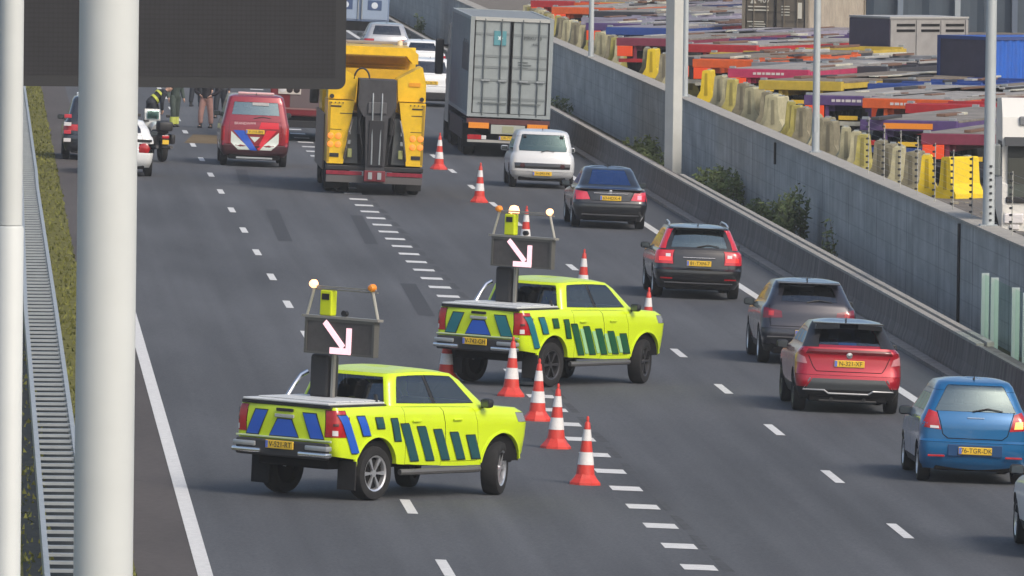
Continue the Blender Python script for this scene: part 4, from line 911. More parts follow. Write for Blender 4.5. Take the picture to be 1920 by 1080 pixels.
# cab
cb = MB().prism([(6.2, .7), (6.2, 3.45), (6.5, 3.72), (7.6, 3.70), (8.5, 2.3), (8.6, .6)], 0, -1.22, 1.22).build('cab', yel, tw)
MB().box(-1.05, 1.05, 6.14, 6.198, 1.9, 3.30).build('cab_rear_panel', yel_shade, cb)
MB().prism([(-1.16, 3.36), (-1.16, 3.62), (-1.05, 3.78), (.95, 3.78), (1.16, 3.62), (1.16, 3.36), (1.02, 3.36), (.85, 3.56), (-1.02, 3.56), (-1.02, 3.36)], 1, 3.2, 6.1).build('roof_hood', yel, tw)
MB().box(-1.16, 1.16, 3.0, 3.2, 2.3, 3.2).build('headboard', yel_shade, tw)
MB().box(-1.1, 1.1, 3.22, 6.0, 2.2, 2.9).build('tool_bed', yel_shade, tw)
lb_ = MB().box(-.95, .95, 5.6, 5.8, 3.80, 3.88, .02).build('light_bar', mat('lightbar_grey', (.25, .22, .2), .4), tw)
for s in (-1, 1):
    MB().lathe([(.0, 0), (.07, 0), (.07, .12), (0, .15)], 'z', 12, c=(s*.75, 5.4, 3.79)).build('beacon', mat('beacon_pale', (.8, .7, .5), .3, coat=.5), tw, smooth=True)
    MB().box(s*1.38-.12, s*1.38+.12, 7.9, 8.1, 2.1, 2.9, .04).build('mirror', black_p, tw)
    for y, d in ((1.45, True), (2.8, True), (7.2, False)): wheel_big(tw, s*1.08, y, .5, .3, d)
    MB().box(s*1.06-.2, s*1.06+.2, .62, .66, .12, .6).build('mud_flap', rubber, tw)
for i in range(5): MB().box(-.95, .95, 6.1, 6.13, 2.95+.08*i, 2.98+.08*i).build('louvre', yel, cb)
q = road_pt(700, 366); on_road(tw, q.x, q.y+.2, 0)

# ------------------------------------------------------------------ container lorry
cont_g = mat('container_grey', (.30, .335, .335), .6, noise=.12, scale=2)
cont_s = mat('container_side_grey', (.22, .24, .245), .65, noise=.1, scale=2)
tr = empty('container_lorry', 'articulated lorry carrying a grey shipping container with a teal emblem', 'lorry', 'cars in the queue on the right lanes')
red_ch = mat('chassis_maroon', (.10, .03, .03), .6, noise=.2, scale=5)
Z0, Wc, Hc, Lc = 1.17, 1.22, 2.93, 12.19
def corrug(b, axis, a0, a1, z0, z1, off, depth, step=.28):
    """corrugated sheet along `axis` ('x' or 'y')"""
    n = int((a1-a0)/step)*4; pts = []
    for i in range(n+1):
        a = a0+(a1-a0)*i/n; d = depth if (i % 4) in (1, 2) else 0; pts.append((a, d))
    vs = [((a, off+d, z) if axis == 'x' else (off+d, a, z)) for z in (z0, z1) for a, d in pts]; m = len(pts)
    b.add(vs, [(i, i+1, m+i+1, m+i) for i in range(m-1)])
def container(root_name, parent, mbody, mdoor, L, H, with_doors=True, mframe=None):
    mframe = mframe or mdoor
    f = MB()
    for x in (-Wc, Wc-.12):
        for y in (0, L-.12): f.box(x, x+.12, y, y+.12, 0, H)
    for z in (0, H-.1): f.box(-Wc+.121, Wc-.121, 0, .1, z, z+.1); f.box(-Wc+.121, Wc-.121, L-.1, L, z, z+.1)
    for x in (-Wc, Wc-.08):
        for z in (0, H-.1): f.box(x+.002, x+.078, .121, L-.121, z+.001, z+.099)
    o = f.build(root_name, mframe, parent)
    sd_ = MB(); corrug(sd_, 'y', .12, L-.12, .1, H-.1, -Wc+.05, -.035); sd_.build('side_panel', mbody, o, fix=False)
    sd_ = MB(); corrug(sd_, 'y', .12, L-.12, .1, H-.1, Wc-.05, .035); sd_.build('side_panel', mbody, o, fix=False)
    sd_ = MB(); corrug(sd_, 'x', -Wc+.12, Wc-.12, .1, H-.1, L-.05, .03); sd_.build('end_panel', mbody, o, fix=False)
    MB().box(-Wc+.05, Wc-.05, .1, L-.1, H-.06, H-.02).build('roof_panel', mbody, o)
    MB().box(-Wc+.1, Wc-.1, .15, L-.15, .02, .09).build('floor', black_p, o)
    if with_doors:
        for s in (-1, 1):
            x0, x1 = (s*.025, s*(Wc-.135)) if s > 0 else (s*(Wc-.135), s*.025)
            d = MB().box(x0, x1, .035, .075, .12, H-.12).build('door', mdoor, o)
            zs = [.12+(H-.24)*k for k in (0, .16, .36, .5, .62, .86, 1)]
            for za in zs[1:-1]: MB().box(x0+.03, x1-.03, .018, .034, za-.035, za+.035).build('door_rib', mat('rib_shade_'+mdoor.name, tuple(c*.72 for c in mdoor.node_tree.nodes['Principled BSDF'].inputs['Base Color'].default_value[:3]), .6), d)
            MB().box(x0, x0+.025, .012, .034, .12, H-.12).box(x1-.025, x1, .012, .034, .12, H-.12).build('door_seal', black_p, d)
            for k in (.28, .74):
                xb = x0+(x1-x0)*k; MB().tube([(xb, .0, .05), (xb, .0, H-.05)], .022, 8).build('lock_rod', mat('rod_grey', (.13, .15, .155), .5, .2) if mdoor is cont_g else mdoor, d)
                MB().box(xb-.05, xb+.2, -.03, -.01, 1.05, 1.10).build('lock_handle', galv, d)
    return o
cg = container('container', tr, cont_s, cont_g, Lc, Hc); cg.location = (0, 0, Z0)
MB().box(-Wc+.13, Wc-.13, -.012, .0, Hc-.11, Hc-.005).build('header_plate', mat('header_pale', (.46, .47, .44), .6), cg)
MB().box(-.52, -.16, .004, .03, Hc*.72, Hc*.72+.42).build('door_emblem', mat('emblem_teal', (.10, .30, .34), .5), cg)
MB().prism([(-.34+.09*math.cos(R(k*36))*(1 if k % 2 == 0 else .45), Hc*.72+.21+.09*math.sin(R(k*36))*(1 if k % 2 == 0 else .45)) for k in range(10)], 1, -.002, .004).build('emblem_star', mat('emblem_white', (.75, .85, .85), .5), cg)
text_mesh('MRKU 38', .13, 'container_code', mat('code_dark', (.05, .06, .065), .6), cg, Matrix.Translation((.62, .0, Hc*.80)) @ REAR)
text_mesh('45G1', .10, 'container_code', mat('code_dark', (.05, .06, .065), .6), cg, Matrix.Translation((.72, .0, Hc*.74)) @ REAR)
for i, z in enumerate((1.62, 1.54, 1.46, 1.0)): MB().box(.22, .5+.1*(i % 2), .012, .033, z, z+.03).build('data_line', mat('code_grey', (.13, .15, .15), .6), cg)
for s in (-1, 1): MB().box(s*.5-.42, s*.5+.42, -.02, .0, .40, .43).build('gasket', mat('code_grey', (.13, .15, .15), .6), cg)
tex = MB()
for i in range(7): tex.box(-Wc+.002, -Wc+.012, .8+i*.6, 1.15+i*.6, 1.3, 2.1+.1*(i % 2))
tex.build('side_lettering', mat('side_letter_dark', (.10, .10, .11), .6), cg)
ch = MB().box(-.55, -.40, .2, 11.8, .78, 1.1).box(.40, .55, .2, 11.8, .78, 1.1).build('chassis', red_ch, tr)
MB().box(-1.22, 1.22, .02, .22, .96, 1.12, .01).build('rear_beam', red_ch, tr)
for s in (-1, 1):
    MB().box(s*.86-.30, s*.86+.30, -.005, .02, .83, 1.0, .004).build('marker_board', mat('marker_orange', (.85, .28, .02), .4, coat=.3), tr)
    MB().box(s*.98-.2, s*.98+.2, -.06, .04, .50, .64, .01).build('tail_lamp', red_l, tr)
    MB().box(s*.70-.07, s*.70+.07, -.062, .04, .51, .63, .01).build('tail_lamp', clear_l, tr)
    for i in range(3): wheel_big(tr, s*1.05, 1.75+1.31*i, .52, .36)
    for y in (10.6, 11.9, 15.0): wheel_big(tr, s*1.05, y, .5, .3)
    MB().box(s*1.08-.2, s*1.08+.2, 1.05, 1.1, .25, .95).build('mud_flap', rubber, tr)
    MB().box(s*1.22-.03, s*1.22+.03, 2, 10.2, .45, 1.0).build('side_guard', mat('guard_dark', (.05, .04, .045), .6), tr)
MB().box(-.5, .5, .0, .04, .68, .95, .01).build('sign_panel', mat('panel_pale', (.40, .42, .38), .5), tr)
MB().box(-.17, .17, -.012, .0, .72, .92, .01).build('sign_plate', mat('panel_olive', (.35, .36, .22), .5), tr)
MB().box(-1.18, 1.18, -.05, .1, .42, .495, .01).build('under_run_bar', mat('bar_pale', (.42, .41, .38), .5, .2), tr)
plate(tr, -.065, .57, 'OR-77-LZ', w=.52)
MB().box(-.9, .9, .4, 12, .5, .78).build('underbody', under_m, tr)
tc_ = MB().prism([(12.6, .6), (12.6, 3.3), (13.1, 3.65), (14.5, 3.5), (15.0, 2.4), (15.05, .6)], 0, -1.2, 1.2).build('cab', mat('lorry_cab_dark', (.06, .065, .08), .4, coat=.5), tr)
for s in (-1, 1):
    mm = MB().box(s*1.45-.13, s*1.45+.13, 14.6, 14.8, 2.0, 3.1, .05).build('mirror', black_p, tr); MB().tube([(s*1.2, 14.7, 2.9), (s*1.4, 14.7, 2.9)], .03).build('mirror_arm', black_p, mm)
q = road_pt(943, 291); on_road(tr, q.x, q.y-2.2, 0)
# ------------------------------------------------------------------ red fire service van
van_r = paint('van_red', (.26, .008, .022), .25)
kf = [K(.28, (-2.3, 2.3), .84, cx=.12), K(.40, (-2.42, 2.40), .92, cx=.12), K(.58, (-2.45, 2.44), .945, cx=.1), K((.62, .62, .62), (-2.40, 2.44), .95, cx=.1, n=1), K((.95, .95, .9), (-2.39, 2.38), .95, cx=.1, n=4),
      K((1.15, 1.12, 1.05), (-2.37, 2.2), .94, cx=.1, n=3), K((1.22, 1.2, 1.15), (-2.355, 2.0), .925, cx=.1, n=2), K((1.26, 1.24, 1.22), (-2.35, 1.7), .91, cx=.1, n=1), K((1.36, 1.34, 1.33), (-2.33, 1.6), .89, cx=.1, n=2),
      K((1.78, 1.78, 1.76), (-2.24, 1.05), .80, cx=.1, n=6), K((1.92, 1.92, 1.90), (-2.18, .8), .76, cx=.12, n=2), K((1.97, 1.98, 1.95), (-2.05, .7), .66, cx=.12, n=2)]
def ex_van(root, bd):
    w_ = mat('reflective_white', (.62, .68, .62), .45); bl = mat('reflective_blue', (.02, .09, .48), .45); rd = mat('reflective_red', (.62, .01, .03), .45)
    def tri(name, polys, m, off):
        mb = MB()
        for p in polys: patch_on(bd, p, '', mb, root, n=5, off=off)
        return mb.build(name, m, root, smooth=True)
    tri('white_marking', [[(-.66, .66), (-.46, .47), (-.10, .47), (-.66, .97)]], w_, .005); tri('white_marking', [[(.66, .66), (.46, .47), (.10, .47), (.66, .97)]], w_, .005)
    tri('white_marking', [[(-.14, .83), (.0, .68), (.0, .68), (.14, .83)]], w_, .005)
    tri('blue_chevron', [[(-.12, .46), (.07, .46), (-.30, 1.0), (-.60, 1.0)]], bl, .008); tri('red_chevron', [[(.07, .50), (.13, .46), (.60, 1.02), (.32, 1.02)]], rd, .009)
    tri('red_panel', [[(.10, 1.06), (.66, 1.06), (.64, 1.24), (.16, 1.24)]], rd, .006)
    text_mesh('BRANDWEER', .10, 'door_lettering', mat('letter_pale', (.75, .55, .55), .5), root, Matrix.Translation((-.28, bd.rear_y(-.3, 1.2)-.008, 1.19)) @ REAR)
    MB().box(-.5, .5, -2.44, -2.3, .22, .27, .01).build('tow_bar', galv, root)
    MB().box(-.10, .35, -2.30, -2.26, 1.70, 1.78).build('window_sticker', mat('sticker_pale', (.5, .5, .5), .5), root)
    lb = MB().box(-.5, .5, -1.9, -1.7, 1.99, 2.05, .02).build('light_bar', mat('roof_bar_pale', (.7, .45, .45), .4), root)
    for s in (-1, 1): patch_on(bd, [(s*.84, .70), (s*.93, .70), (s*.93, 1.1), (s*.84, 1.1)], 'tail_lamp', red_l, root, n=4, off=.006)
VN, _ = car('dark red fire service van with blue, red and white chevrons on its tailgate', kf, van_r, wr=.33, wb=3.0, track=.82, belt=7, bump_z=.60, bump_m=mat('van_bumper', (.06, .02, .025), .5), glass=glass_t, plate_at=.97, txt='V-318-BN', rw=.84, mirror_z=1.35, mirror_y=1.3, extra=ex_van,
    rear_glass=(8.1, 9.1), group='vehicles stopped at the incident', cat='van', name='van', wipe=1.34)
stand(VN, (474, 311), -1.5)

# ------------------------------------------------------------------ fire engine behind the van and the tow truck
fe_r = paint('engine_red', (.20, .012, .02), .2, .4)
fe = empty('fire_engine', 'dark red fire engine between the van and the tow truck, partly under the sign', 'fire engine', 'vehicles stopped at the incident')
MB().box(-1.2, 1.2, 0, 4.6, .75, 3.0, .06).build('body', fe_r, fe); MB().box(-1.18, 1.18, 4.75, 7.2, .6, 2.8, .12).build('cab', fe_r, fe)
MB().box(-1.0, 1.0, .1, 7.0, .42, .74).build('chassis', under_m, fe); MB().box(-1.2, 1.2, -.12, .06, .42, .62, .02).build('rear_bumper', black_p, fe)
MB().box(-.6, .85, -.02, .01, 1.0, 2.6, .01).build('roller_shutter', mat('shutter_grey', (.16, .12, .12), .5, .3), fe)
sqm = mat('lamp_cluster', (.62, .56, .50), .4)
for s in (-1, 1):
    p_ = MB().box(s*.62-.34, s*.62+.34, -.05, .0, 1.40, 1.68, .01).build('lamp_cluster', sqm, fe)
    for k in range(3): MB().lathe([(0, -.02), (.09, -.01), (.1, 0)], 'y', 14, c=(s*.62+(k-1)*.21, -.051, 1.54)).build('lamp', mat('lamp_red_dark', (.03, .02, .02), .3) if k else clear_l, p_)
    MB().box(s*.95-.2, s*.95+.2, -.04, .0, .66, .76).build('reflector', red_l, fe)
    for y in (1.3, 6.2): wheel_big(fe, s*1.02, y, .48, .28)
MB().lathe([(0, 0), (.12, 0), (.12, .1), (0, .14)], 'z', 14, c=(.9, .3, 2.99)).build('beacon', mat('beacon_clear', (.8, .82, .85), .2), fe)
MB().box(-1.18, 1.18, -.012, .0, .95, 1.0).build('body_stripe', mat('stripe_pale', (.30, .16, .15), .5), fe)
q = road_pt(578, 266); on_road(fe, q.x, q.y, 4)

# ------------------------------------------------------------------ dark patrol car behind the post, lorry far ahead
dk = paint('dark_blue_paint', (.02, .025, .035), .3)
def ex_pat(r, b):
    for i in range(4):
        for s in (-1, 1): MB().box(s*.83-.10, s*.83+.10, -2.44, -2.36, .50+i*.22, .60+i*.22, .01).build('reflective_block', mat('block_red', (.5, .03, .05), .5) if i % 2 else mat('block_white', (.62, .6, .6), .5), r)
    MB().box(-.6, .6, -.4, -.1, 1.73, 1.82, .03).build('light_bar', mat('patrol_bar', (.55, .6, .65), .3), r)
plain_car('dark patrol car with red and white blocks, left of and behind the thick white post', (180, 300), 4.85, 1.92, 1.78, dk, 'P-404-LD', grp='vehicles stopped at the incident', ex=ex_pat)
bl_ = mat('lorry_blue', (.16, .22, .34), .5, noise=.15, scale=2)
fl = empty('box_lorry', 'pale blue lorry far ahead at the top edge of the photo beside the sign', 'lorry', 'cars in the queue on the right lanes')
MB().box(-1.25, 1.25, 0, 9, 1.0, 3.9, .04).build('box_body', bl_, fl)
for s in (-1, 1):
    d = MB().box(s*.62-.56, s*.62+.56, -.03, -.002, 1.1, 3.75).build('door', mat('lorry_blue_pale', (.30, .38, .50), .5), fl)
    for z in (1.5, 2.3, 3.1): MB().box(s*.62-.3, s*.62+.3, -.045, -.031, z, z+.42, .005).build('door_panel', mat('lorry_blue_dark', (.05, .09, .20), .5), d); MB().lathe([(0, -.05), (.14, -.045)], 'y', 12, c=(s*.62, -.002, z+.2)).build('door_spot', mat('spot_white', (.7, .75, .8), .5), d)
    MB().tube([(s*.08, -.06, 1.1), (s*.08, -.06, 3.7)], .03).build('lock_rod', galv, d)
    for y in (1.5, 7.8): wheel_big(fl, s*1.05, y, .5, .32)
    MB().box(s*.9-.2, s*.9+.2, -.05, .05, .7, .85).build('tail_lamp', red_l, fl)
MB().box(-1.2, 1.2, .05, 8.9, .6, .98).build('chassis', under_m, fl); MB().box(-1.15, 1.15, 9.15, 10.8, .6, 2.9, .1).build('cab', white, fl)
q = road_pt(672, 84); on_road(fl, q.x, q.y, 0)

# ------------------------------------------------------------------ motorcycle
mc = empty('motorcycle', 'dark motorcycle parked beside the white car, seen from behind', 'motorcycle', 'vehicles stopped at the incident')
for y in (-.72, .75):
    hb = MB().lathe([(.05, -.06), (.2, -.05), (.2, .05), (.05, .06)], 'x', 18, c=(0, 0, 0)).build('wheel', alloy_d, mc); hb.location = (0, y, .31)
    MB().lathe([(.2, -.07), (.28, -.085), (.31, -.03), (.31, .03), (.28, .085), (.2, .07)], 'x', 24).build('tyre', rubber, hb, smooth=True)
MB().prism([(-.6, .45), (.55, .40), (.62, .75), (-.5, .78)], 0, -.17, .17).build('engine', mat('engine_dark', (.05, .05, .055), .5, .4), mc)
MB().tube([(0, -.05, .86), (0, .18, .95), (0, .45, .92)], .17, 12, .13).build('fuel_tank', mat('tank_white', (.5, .52, .52), .3, coat=.6), mc, smooth=True)
MB().box(-.16, .16, -.75, -.02, .78, .88, .05).build('seat', black_p, mc, smooth=True)
MB().prism([(.5, .75), (.8, .78), (.72, 1.15), (.55, 1.42), (.48, 1.15)], 0, -.22, .22).build('fairing', mat('fairing_white', (.55, .57, .57), .35, coat=.5), mc)
MB().box(-.17, .17, .42, .45, 1.15, 1.38, .01).build('windscreen', glass_t, mc)
for s in (-1, 1):
    MB().box(s*.27-.07, s*.27+.07, -.8, -.4, .5, .78, .05).build('pannier', black_p, mc, smooth=True)
    MB().tube([(s*.04, .75, .31), (s*.12, .52, 1.05)], .035).build('fork', galv, mc); MB().tube([(s*.1, .5, 1.08), (s*.4, .3, 1.1)], .02).build('handlebar', black_p, mc)
    MB().tube([(s*.15, .1, .3), (s*.2, -.9, .42)], .05, 8).build('exhaust', alloy_d, mc)
    MB().box(s*.42-.06, s*.42+.06, .38, .41, 1.2, 1.28, .02).build('mirror', black_p, mc)
MB().box(-.2, .2, -1.02, -.62, .86, 1.12, .05).build('top_box', black_p, mc, smooth=True); MB().box(-.1, .1, -1.0, -.97, .66, .74, .01).build('tail_lamp', red_l, mc); MB().box(-.09, .09, -1.02, -.99, .5, .62).build('licence_plate', plate_y, mc)
MB().prism([(-1.05, .4), (-.72, .66), (-.6, .66), (-1.0, .38)], 0, -.09, .09).build('mudguard', black_p, mc)
q = road_pt(292, 303); on_road(mc, q.x, q.y+.7, -14)

# ------------------------------------------------------------------ people
skin = mat('skin', (.50, .30, .22), .6)
def skin_obj(name, pts, edges, radii, m, parent, lv=2, root_i=0):
    me = bpy.data.meshes.new(name); me.from_pydata(pts, edges, []); o = bpy.data.objects.new(name, me); COL.objects.link(o); o.parent = parent
    md = o.modifiers.new('skin', 'SKIN'); md.use_smooth_shade = True; me.skin_vertices or None
    if not me.skin_vertices: me.attributes
    sv = me.skin_vertices[0].data if len(me.skin_vertices) else None
    if sv is None: return o
    for v, r in zip(sv, radii): v.radius = (r, r) if isinstance(r, float) else r
    sv[root_i].use_root = True
    sd = o.modifiers.new('subd', 'SUBSURF'); sd.levels = lv; sd.render_levels = lv; me.materials.append(m); return o
def chain_mesh(name, chains, m, parent, n=10):
    """smooth tapered limbs; chains = list of lists of (x,y,z,r)"""
    b = MB()
    for ch_ in chains:
        P = [Vector(c[:3]) for c in ch_]; rr = [c[3] for c in ch_]; rings = []
        pts = []; rad = []
        for i in range(len(P)-1):
            for t in (0, .33, .66): 
                p0, p1, p2, p3 = P[max(i-1, 0)], P[i], P[i+1], P[min(i+2, len(P)-1)]
                pts.append(.5*((2*p1)+(p2-p0)*t+(2*p0-5*p1+4*p2-p3)*t*t+(3*p1-p0-3*p2+p3)*t**3)); rad.append(rr[i]+(rr[i+1]-rr[i])*t)
        pts.append(P[-1]); rad.append(rr[-1]); k = len(pts)
        pts = [pts[0]-(pts[1]-pts[0]).normalized()*rad[0]*.45]+pts+[pts[-1]+(pts[-1]-pts[-2]).normalized()*rad[-1]*.5]; rad = [rad[0]*.55]+rad+[rad[-1]*.55]; k += 2
        o_ = len(b.v)
        for i in range(k):
            d = (pts[min(i+1, k-1)]-pts[max(i-1, 0)]).normalized(); a = d.cross(Vector((0, 1, .01))).normalized() if abs(d.y) < .9 else d.cross(Vector((0, 0, 1))).normalized(); c_ = d.cross(a)
            for j in range(n): t = 2*math.pi*j/n; q_ = pts[i]+(a*math.cos(t)+c_*math.sin(t))*rad[i]; b.v.append(tuple(q_))
        b.f += [(o_+i*n+j, o_+i*n+(j+1) % n, o_+(i+1)*n+(j+1) % n, o_+(i+1)*n+j) for i in range(k-1) for j in range(n)]+[tuple(o_+j for j in range(n))[::-1], tuple(o_+(k-1)*n+j for j in range(n))]
    return b
def remesh(mb, name, m, parent, vox=.022):
    """fuse the limbs into one continuous surface"""
    o = mb.build(name, m, parent, smooth=True); md = o.modifiers.new('fuse', 'REMESH'); md.mode = 'VOXEL'; md.voxel_size = vox; md.use_smooth_shade = True
    sm = o.modifiers.new('smooth', 'SMOOTH'); sm.iterations = 3; sm.factor = .5; return o
def person(label, px, heading, top_m, leg_m, bend=0., legs_apart=.11, step=.08, band=None, hair=(.06, .04, .03), helmet=None, arms='down', bare_legs=False, bands=False):
    r = empty('person', label, 'person', 'people standing at the incident')
    cb_, sb = math.cos(R(bend)), math.sin(R(bend))
    def U(x, y, z):                      # upper body bends forward about the hips
        dz = z-.95; return (x, y*cb_+dz*sb, .95+dz*cb_-y*sb)
    def u(x, y, z, rad): return (*U(x, y, z), rad)
    legs = [[(s*.09, 0, .93, .095), (s*legs_apart, s*step+.03, .50, .068), (s*legs_apart*1.1, s*step*1.4, .09, .042), (s*legs_apart*1.2, s*step*1.4+.14, .035, .035)] for s in (-1, 1)]
    torso = [[u(0, 0, .92, .13), u(0, .0, 1.10, .125), u(0, .01, 1.30, .15), u(0, 0, 1.42, .12), u(0, 0, 1.50, .055), u(0, .01, 1.56, .05)]]
    sh = [[u(-.17, 0, 1.40, .07), u(0, 0, 1.42, .10), u(.17, 0, 1.40, .07)]]
    head = [[u(0, .01, 1.56, .06), u(0, .02, 1.63, .088), u(0, .015, 1.70, .09), u(0, .01, 1.75, .05)], [u(0, .09, 1.655, .02), u(0, .115, 1.635, .015)], [u(-.09, 0, 1.66, .02), u(-.095, .0, 1.63, .014)], [u(.09, 0, 1.66, .02), u(.095, .0, 1.63, .014)]]
    arm = []; hands = []
    for s in (-1, 1):
        if arms == 'front' or bend: e, h_ = (s*.26, .14, 1.16), (s*.16, .36, 1.05)
        elif arms == 'hips': e, h_ = (s*.38, -.03, 1.16), (s*.20, .08, 1.02)
        else: e, h_ = (s*.25, -.02, 1.13), (s*.27, .06, .90)
        arm.append([u(s*.19, 0, 1.39, .058), u(*e, .046), u(*h_, .033)])
        d = (Vector(h_)-Vector(e)).normalized(); hb_ = Vector(h_)+d*.03; hands.append([u(*h_, .03), u(*(hb_+d*.05), .034)])
        side_ = d.cross(Vector((s, 0, 0))).normalized() if abs(d.x) < .8 else Vector((0, 0, 1))
        for k, ln in enumerate((.062, .072, .068, .052)):
            b0 = hb_+d*.07+side_*(.022*(k-1.5)); b1 = b0+d*ln*.55; b2 = b1+d*ln*.4+Vector((-s*.02, 0, 0)); hands.append([u(*b0, .010), u(*b1, .009), u(*b2, .008)])
        t0 = hb_+side_*-.03; hands.append([u(*t0, .012), u(*(t0+d*.04-side_*.025), .011), u(*(t0+d*.07-side_*.028), .009)])
    body = chain_mesh('b', legs+torso+sh+head+arm+hands, skin, None); bo_ = remesh(body, 'body', skin, r, .016)
    gr_ = lambda ch_, k, a=0, b=None: [[(c[0], c[1], c[2], c[3]+k) for c in q_[a:b]] for q_ in ch_]
    remesh(chain_mesh('t', gr_(torso, .022, 0, 4)+gr_(sh, .024)+[[(*c[:3], c[3]+.02) for c in a_] for a_ in arm], top_m, None), 'jacket', top_m, r)
    lg = [[l[0], l[1], (l[2][0], l[2][1], .16, l[2][3]+.01)] for l in legs] if not bare_legs else [[l[0], l[1]] for l in legs]
    tr_ = remesh(chain_mesh('l', gr_(lg, .024)+gr_([[torso[0][0], legs[0][0]], [torso[0][0], legs[1][0]]], .018), leg_m, None), 'trousers', leg_m, r)
    if bands:
        for z0_, z1_, r_ in ((1.06, 1.14, .165), (1.26, 1.33, .195)): MB().tube([U(0, .005, z0_), U(0, .005, z1_)], r_, 16, cap=False).build('reflective_band', hv, r, smooth=True)
    for l in legs:
        f_ = Vector(l[2][:3]); MB().lathe([(.0, 0), (.052, 0), (.055, .05), (.05, .13), (.045, .16)], 'z', 12, c=(f_.x, f_.y, 0)).box(f_.x-.045, f_.x+.045, f_.y-.07, f_.y+.19, 0, .07, .03).build('boot', black_p, r, smooth=True)
        if band: 
            k_ = (f_*.72+Vector(l[1][:3])*.28); MB().tube([tuple(k_-Vector((0, 0, .11))), tuple(k_+Vector((0, 0, .11)))], .098, 12, cap=False).build('reflective_band', band, tr_, smooth=True)
    hd = Vector(U(0, .005, 1.70)); ax = Matrix.Translation(hd) @ Matrix.Rotation(-R(bend), 4, 'X')
    MB().ico((0, 0, 0), .105, 2, (.95, 1.08, .9)).xf(ax @ Matrix.Translation((0, -.022, .025))).build('helmet' if helmet else 'hair', helmet or mat('hair_dark', hair, .8), bo_, smooth=True)
    for s in (-1, 1): MB().ico((0, 0, 0), .011, 1).xf(ax @ Matrix.Translation((s*.034, .093, -.035))).build('eye', black_p, bo_)
    MB().box(-.025, .025, .09, .10, -.005, .005).xf(ax @ Matrix.Translation((0, 0, -.105))).build('mouth', mat('lip', (.32, .12, .10), .6), bo_)
    q_ = road_pt(*px); on_road(r, q_.x, q_.y, heading); return r
nav = mat('cloth_navy', (.018, .022, .03), .85, noise=.2, scale=12); hv = mat('cloth_hiviz', (.50, .55, .08), .8, noise=.15, scale=8); tan = mat('cloth_pinkish', (.36, .20, .17), .85, noise=.15, scale=9)
fir = mat('cloth_fire_green', (.05, .07, .06), .85, noise=.2, scale=9); bnd = mat('band_yellow', (.55, .6, .12), .5); drk = mat('cloth_black', (.02, .018, .024), .85, noise=.2, scale=9)
person('person bending forward in a yellow striped jacket beyond the motorcycle', (281, 250), 70, nav, nav, bend=52, arms='front', bands=True)
person('person in dark trousers with yellow ankle bands, head hidden by the sign', (326, 238), 150, fir, fir, band=bnd, helmet=mat('helmet_yellow', (.55, .58, .1), .4))
person('person in a black top and pinkish trousers standing to the left of the red van', (385, 240), 200, drk, tan, step=.06, legs_apart=.13, arms='hips')
person('person in dark clothes partly hidden behind the top of the red van', (412, 222), 190, drk, nav)
person('person in a dark jacket standing farther back to the left of the pinkish trousers', (366, 200), 20, nav, nav)
tag(MB().quad(*[(p.x, p.y, zr(p.x)+.005) for p in [road_pt(345, 268), road_pt(410, 270), road_pt(408, 254), road_pt(362, 252)]]).build('sand_patch', mat('sand_on_road', (.16, .12, .07), .95, noise=.3, scale=2, spec=.1), fix=False), kind='structure')

# ------------------------------------------------------------------ plants between barrier and wall
leaf = [mat('leaf_green', (.12, .155, .055), .8, noise=.4, scale=3, spec=.2), mat('leaf_dark', (.09, .12, .05), .8, noise=.4, scale=3, spec=.2), mat('leaf_light', (.19, .22, .07), .8, noise=.4, scale=3, spec=.2)]
stem_m = mat('plant_stem', (.09, .075, .04), .9)
def plant(label, px, py_top, spread, nst, lm, dens=26, lean=.2, lsz=.06, grp='plants growing between the barrier and the wall'):
    u_ = 19.3; v = u_*FPX/(px+40); top = at_v(px, py_top, v); x = top.x; z0 = zr(x)+.02; H = top.z-z0
    r = empty('plant', label, 'plant', grp); r.location = (x, v, z0); s_ = MB(); l_ = MB()
    for i in range(nst):
        a = random.random()*6.28; rr = spread*math.sqrt(random.random()); bx, by = rr*.5*math.cos(a)*.6, rr*math.sin(a); h = H*random.uniform(.5, 1.0)
        tx, ty = bx+random.uniform(-lean, lean)*.6, by+random.uniform(-lean, lean)*1.6; tx = min(tx, .5)
        P = [(bx, by, 0), ((bx+tx)/2, (by+ty)/2, h*.55), (tx, ty, h)]; s_.tube(P, .012, 4, .004) if nst > 12 else MB().tube(P, .012, 4, .004).build('stem', stem_m, r)
        for j in range(int(dens*1.5)):
            t = random.uniform(.2, 1); p = Vector(P[0]).lerp(Vector(P[1]), t*2) if t < .5 else Vector(P[1]).lerp(Vector(P[2]), t*2-1)
            p += Vector((random.gauss(0, .05), random.gauss(0, .09), random.gauss(0, .05)))
            d = Vector((random.gauss(0, 1), random.gauss(0, 1), random.gauss(.2, .7))).normalized(); e = d.orthogonal().normalized(); L = lsz*random.uniform(.7, 1.7)
            l_.add([p-d*L, p+e*L*.4, p+d*L, p-e*L*.4], [(0, 1, 2, 3)])
    l_.build('leaves', lm, r, fix=False); (tag(s_.build('stems', stem_m, r), kind='stuff') if s_.v else None)
plant('low light green weeds left of the thick gantry post', 1190, 258, 2.6, 20, leaf[2], 30, .2)
plant('small green tuft of weeds close to the foot of the gantry post', 1228, 286, 1.0, 9, leaf[2], 26)
plant('wide bushy weeds to the right of the gantry post', 1345, 312, 2.4, 26, leaf[0], 40, .3)
plant('low dark weeds against the wall between the two taller bushes', 1415, 372, 1.6, 12, leaf[1], 28)
plant('tall dark bush in front of the wall, right of the wide bushy weeds', 1487, 352, 1.3, 22, leaf[1], 44, .25)
plant('green weeds at the left foot of the tall dark bush', 1450, 378, 1.2, 12, leaf[0], 30)
plant('sparse branching sapling with few leaves nearest the camera by the wall', 1563, 405, .35, 7, leaf[1], 9, .35)
